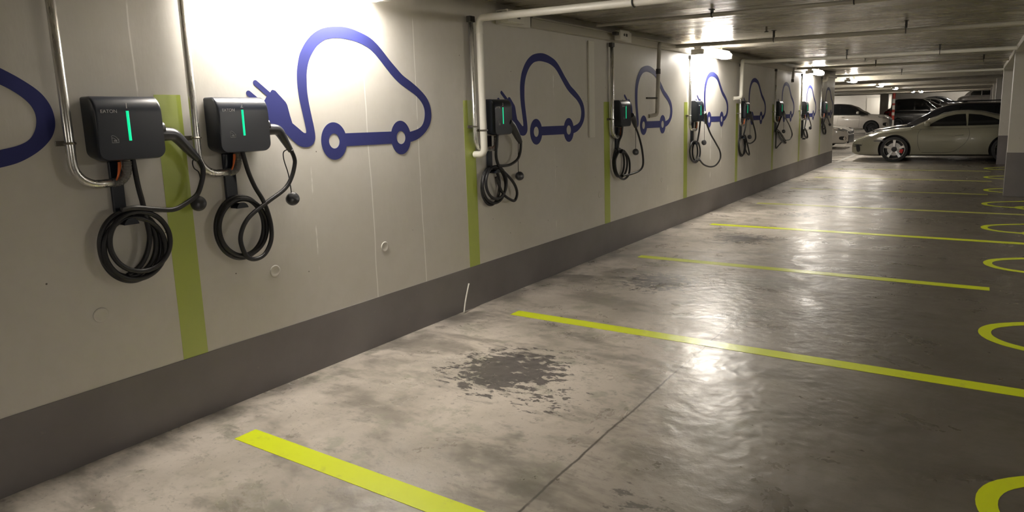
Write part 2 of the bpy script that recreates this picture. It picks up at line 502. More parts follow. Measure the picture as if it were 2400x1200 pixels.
# ------------------------------------------------------------------ painted stripes and floor lines
tops = [1.650, 1.630, 1.622, 1.62, 1.60, 1.58, 1.56, 1.53]
STRIPE = ['lime green wall stripe between chargers 1 and 2', 'lime green wall stripe behind the first white drain pipe, left of charger 3',
          'lime green wall stripe left of the fourth charger', 'lime green wall stripe left of the fifth charger, by the lit lamp patch',
          'lime green wall stripe left of the sixth charger', 'thin lime wall stripe left of the seventh charger',
          'thin lime wall stripe left of the eighth charger', 'last lime wall stripe, left of the ninth charger by the wall end']
for i in range(8):
    y = Y0 + W * i
    o = obj('wall_stripe', bx(.0003, .0012, y, y + .131, .333, tops[i]), M_LIME_WALL)
    tag(o, STRIPE[i], 'painted stripe', 'lime stripes on the charger wall')
LN = ['widest lime bay line on the floor, nearest the viewer', 'second lime bay line from the viewer, crossed by the bright lamp reflection',
      'third lime bay line from the viewer, worn in its middle', 'fourth lime bay line from the viewer', 'fifth lime bay line from the viewer',
      'sixth lime bay line, faint, from the viewer', 'seventh lime bay line, faint, from the viewer', 'faint lime bay line closest to the cream sports car']
XE = [3.7, 3.75, 3.455, 3.9, 3.9, 3.50, 3.58, 3.6]
for i in range(8):
    y = Y0 + W * i - .005 - (.03 * max(i - 2, 0))
    bm = nb()
    x0 = .375; n = 24
    prev = None
    box(bm, x0, XE[i], y, y + .118, .0004, .0016)
    o = obj('bay_line', bm, M_LIME_FLOOR if i < 4 else M_LIME_FAINT)
    tag(o, LN[i], 'floor line', 'lime bay lines on the floor')
o = obj('floor_line', bx(.04, .15, 20.35, 25.5, .0004, .0016), M_WHITE_LINE)
tag(o, 'white floor line continuing past the end of the charger wall', 'floor line')
# ------------------------------------------------------------------ car outline decals
LA = [(2.583, 1.498), (2.626, 1.465), (2.656, 1.442), (2.673, 1.438), (2.677, 1.448), (2.674, 1.479), (2.662, 1.547), (2.647, 1.63), (2.641, 1.704), (2.643, 1.771), (2.653, 1.823), (2.672, 1.882), (2.7, 1.928), (2.732, 1.967), (2.774, 2.004), (2.825, 2.034), (2.875, 2.052), (2.947, 2.065), (3.02, 2.069), (3.093, 2.061), (3.168, 2.043), (3.234, 2.02), (3.288, 1.987), (3.343, 1.941), (3.399, 1.889), (3.457, 1.841), (3.516, 1.795), (3.603, 1.749), (3.68, 1.702), (3.745, 1.648), (3.779, 1.588), (3.787, 1.523), (3.773, 1.472), (3.742, 1.431), (3.697, 1.395), (3.639, 1.365), (3.584, 1.35), (3.53, 1.342)]
LB = [(2.524, 1.448), (2.557, 1.419), (2.599, 1.38), (2.634, 1.361), (2.671, 1.356), (2.705, 1.363), (2.73, 1.385), (2.739, 1.415), (2.735, 1.47), (2.723, 1.539), (2.711, 1.615), (2.706, 1.675), (2.708, 1.735), (2.714, 1.788), (2.734, 1.849), (2.768, 1.903), (2.811, 1.947), (2.868, 1.981), (2.93, 1.995), (2.982, 1.999), (3.055, 1.995), (3.13, 1.984), (3.205, 1.96), (3.26, 1.928), (3.314, 1.881), (3.37, 1.829), (3.427, 1.779), (3.486, 1.738), (3.56, 1.7), (3.636, 1.66), (3.693, 1.611), (3.717, 1.561), (3.713, 1.506), (3.688, 1.46), (3.645, 1.434), (3.576, 1.418), (3.53, 1.412)]
def strip_mesh(A, B, t=.0012, n=120, close=False):
    def resample(P):
        P = smooth_path([(a, b, 0) for a, b in P], 8)
        d = [0]
        for a, b in zip(P, P[1:]): d.append(d[-1] + (b - a).length)
        out = []; j = 0
        for i in range(n):
            s = d[-1] * i / (n - 1)
            while j < len(d) - 2 and d[j + 1] < s: j += 1
            f = (s - d[j]) / max(d[j + 1] - d[j], 1e-9)
            out.append(P[j].lerp(P[j + 1], f))
        return out
    return A, B

def dense(P, n=8):
    return [(v.x, v.y) for v in smooth_path([(a, b, 0) for a, b in P], n)]

def poly_extrude(bm, pts, f, t):
    """filled outline pts (2D) mapped by f(u, v, h)"""
    lo = [bm.verts.new(f(u, v, 0)) for u, v in pts]
    hi = [bm.verts.new(f(u, v, t)) for u, v in pts]
    e = [bm.edges.new((hi[i], hi[(i + 1) % len(hi)])) for i in range(len(hi))]
    bmesh.ops.triangle_fill(bm, use_beauty=True, use_dissolve=False, edges=e)
    for i in range(len(pts)):
        j = (i + 1) % len(pts)
        bm.faces.new((lo[i], lo[j], hi[j], hi[i]))
    return bm

def ring2d(bm, c, ro, ri, f, t, n=48):
    def circ(r):
        return [(c[0] + r * math.cos(2 * PI * k / n), c[1] + r * math.sin(2 * PI * k / n)) for k in range(n)]
    o0 = [bm.verts.new(f(u, v, 0)) for u, v in circ(ro[0])] if False else None
    ot = [bm.verts.new(f(c[0] + ro[0] * math.cos(2 * PI * k / n), c[1] + ro[1] * math.sin(2 * PI * k / n), t)) for k in range(n)]
    it = [bm.verts.new(f(c[0] + ri[0] * math.cos(2 * PI * k / n), c[1] + ri[1] * math.sin(2 * PI * k / n), t)) for k in range(n)]
    ob = [bm.verts.new(f(c[0] + ro[0] * math.cos(2 * PI * k / n), c[1] + ro[1] * math.sin(2 * PI * k / n), 0)) for k in range(n)]
    ib = [bm.verts.new(f(c[0] + ri[0] * math.cos(2 * PI * k / n), c[1] + ri[1] * math.sin(2 * PI * k / n), 0)) for k in range(n)]
    for k in range(n):
        j = (k + 1) % n
        bm.faces.new((ot[k], ot[j], it[j], it[k])); bm.faces.new((ob[k], ot[k], ot[j], ob[j])[::-1]); bm.faces.new((ib[k], ib[j], it[j], it[k]))
    return bm

def capsule(a, b, w, n=8):
    a = Vector((*a, 0)); b = Vector((*b, 0)); d = (b - a).normalized(); nn = Vector((-d.y, d.x, 0))
    out = []
    for c, s in ((a, PI / 2), (b, -PI / 2)):
        for i in range(n + 1):
            q = s + PI * i / n
            out.append(tuple((c + d * (w / 2 * math.cos(q)) + nn * (w / 2 * math.sin(q))).xy))
    return out

U0 = 2.3   # local origin of the decal along the wall
def fw(u, v, h):
    return (.0006 + h, u - U0, v)
def car_decal(name, f, mat, plug=True):
    r = empty(name)
    band = dense(LA) + dense(LB)[::-1]
    obj('body_outline', poly_extrude(nb(), band, f, .0012), mat, r)
    obj('wheel', ring2d(nb(), (2.881, 1.382), (.100, .1135), (.0415, .045), f, .0014), mat, r)
    obj('wheel', ring2d(nb(), (3.464, 1.379), (.096, .1135), (.0425, .044), f, .0014), mat, r)
    obj('axle_bar', poly_extrude(nb(), [(2.96, 1.426), (3.385, 1.423), (3.385, 1.342), (2.96, 1.346)], f, .0010), mat, r)
    if plug:
        body = [(2.445, 1.668), (2.452, 1.666), (2.462, 1.679), (2.471, 1.683), (2.488, 1.678), (2.52, 1.646), (2.550, 1.616), (2.559, 1.60), (2.564, 1.578), (2.572, 1.54), (2.584, 1.497),
                (2.60, 1.484), (2.56, 1.435), (2.528, 1.448), (2.507, 1.452), (2.45, 1.47), (2.395, 1.512), (2.362, 1.55), (2.356, 1.568), (2.366, 1.58), (2.39, 1.598), (2.403, 1.612)]
        p = obj('plug', poly_extrude(nb(), body, f, .0010), mat, r)
        for a, b in (((2.366, 1.718), (2.446, 1.655)), ((2.318, 1.662), (2.402, 1.597))):
            obj('prong', poly_extrude(nb(), capsule(a, b, .03), f, .0009), mat, p)
    return r
DEC = ['blue plug-tailed car decal on the brightly lit wall right of charger 2', 'navy plug-tailed car decal right of charger 3', 'navy car decal crossed by a painted-over pipe, right of charger 4',
       'blue car decal under the second wall lamp, right of charger 5', 'dull navy car decal right of the sixth charger', 'dull navy car decal right of the seventh charger',
       'blue car decal under the far lamp, right of the eighth charger', 'last dull car decal beside the ninth charger at the wall end']
ody = [0, -.05, -.05, -.05, -.125, -.135, -.15, -.19]
odz = [0, -.024, -.03, -.012, -.035, -.045, -.055, -.06]
d0 = car_decal('car_outline_decal', fw, M_BLUE)
tag(d0, 'dark blue rounded car decal nose cut off by the picture edge, left of charger 1', 'wall decal', 'blue car outlines on the charger wall')
d0.location = (0, U0 - W - .062, .008)
for i in range(8):
    c = copy_tree(d0)
    c.location = (0, U0 + W * i + ody[i], odz[i]); c['label'] = DEC[i]

# lime copies painted on the floor, nose towards the wall
FL = [(3.378, 2.95), (3.383, 5.297), (3.418, 7.68), (3.400, 9.92), (3.41, 12.28), (3.442, 14.25), (3.452, 16.74), (3.461, 19.0)]
FLL = ['lime floor car outline nearest the viewer, cut by the picture corner', 'lime floor car outline between the second and third bay lines', 'lime floor car outline level with the worn third bay line end',
       'lime floor car outline between the fourth and fifth bay lines', 'lime floor car outline at the foot of the near pillar', 'faint lime floor car outline just beyond the near pillar',
       'faint lime floor car outline, second beyond the near pillar', 'faint lime floor car outline closest to the cream sports car']
def ff(u, v, h):
    return ((3.787 - u) * 1.75, (v - 1.545) * 1.95, .0005 + h)
mid = []
nA = dense(LA, 6); 
def center_line():
    A = dense(LA); B = dense(LB)
    out = []
    for i in range(0, len(A), 3):
        a = Vector(A[i])
        j = min(range(len(B)), key=lambda q: (Vector(B[q]) - a).length)
        out.append(((a + Vector(B[j])) / 2))
    return out
CL = center_line()
def floor_decal():
    r = empty('floor_car_outline')
    P = [Vector(((3.752 - c.x) * 1.75, (c.y - 1.545) * 1.95)) for c in CL]
    P = [Vector((p.x + .033, p.y)) for p in P]
    bm = nb(); L = []; R = []
    for i, p in enumerate(P):
        t = (P[min(i + 1, len(P) - 1)] - P[max(i - 1, 0)]).normalized()
        n = Vector((-t.y, t.x)) * .036
        L.append((p + n)); R.append((p - n))
    for side in (0,):
        tl = [bm.verts.new((q.x, q.y, .0016)) for q in L]; tr = [bm.verts.new((q.x, q.y, .0016)) for q in R]
        bl = [bm.verts.new((q.x, q.y, .0005)) for q in L]; br = [bm.verts.new((q.x, q.y, .0005)) for q in R]
        for i in range(len(L) - 1):
            bm.faces.new((tl[i], tl[i + 1], tr[i + 1], tr[i])); bm.faces.new((bl[i], bl[i + 1], tl[i + 1], tl[i])); bm.faces.new((br[i], tr[i], tr[i + 1], br[i + 1]))
    obj('body_outline', bm, M_LIME_FLOOR, r)
    for c in ((2.881, 1.382), (3.464, 1.379)):
        obj('wheel', ring2d(nb(), c, (.1, .1), (.045, .045), ff, .0012), M_LIME_FLOOR, r)
    obj('axle_bar', poly_extrude(nb(), [(2.98, 1.40), (3.365, 1.40), (3.365, 1.36), (2.98, 1.36)], ff, .0010), M_LIME_FLOOR, r)
    return r
f0 = floor_decal()
for i, (x, y) in enumerate(FL):
    c = f0 if i == 0 else copy_tree(f0)
    c.location = (x, y, 0)
    tag(c, FLL[i], 'floor marking', 'lime car outlines on the floor')

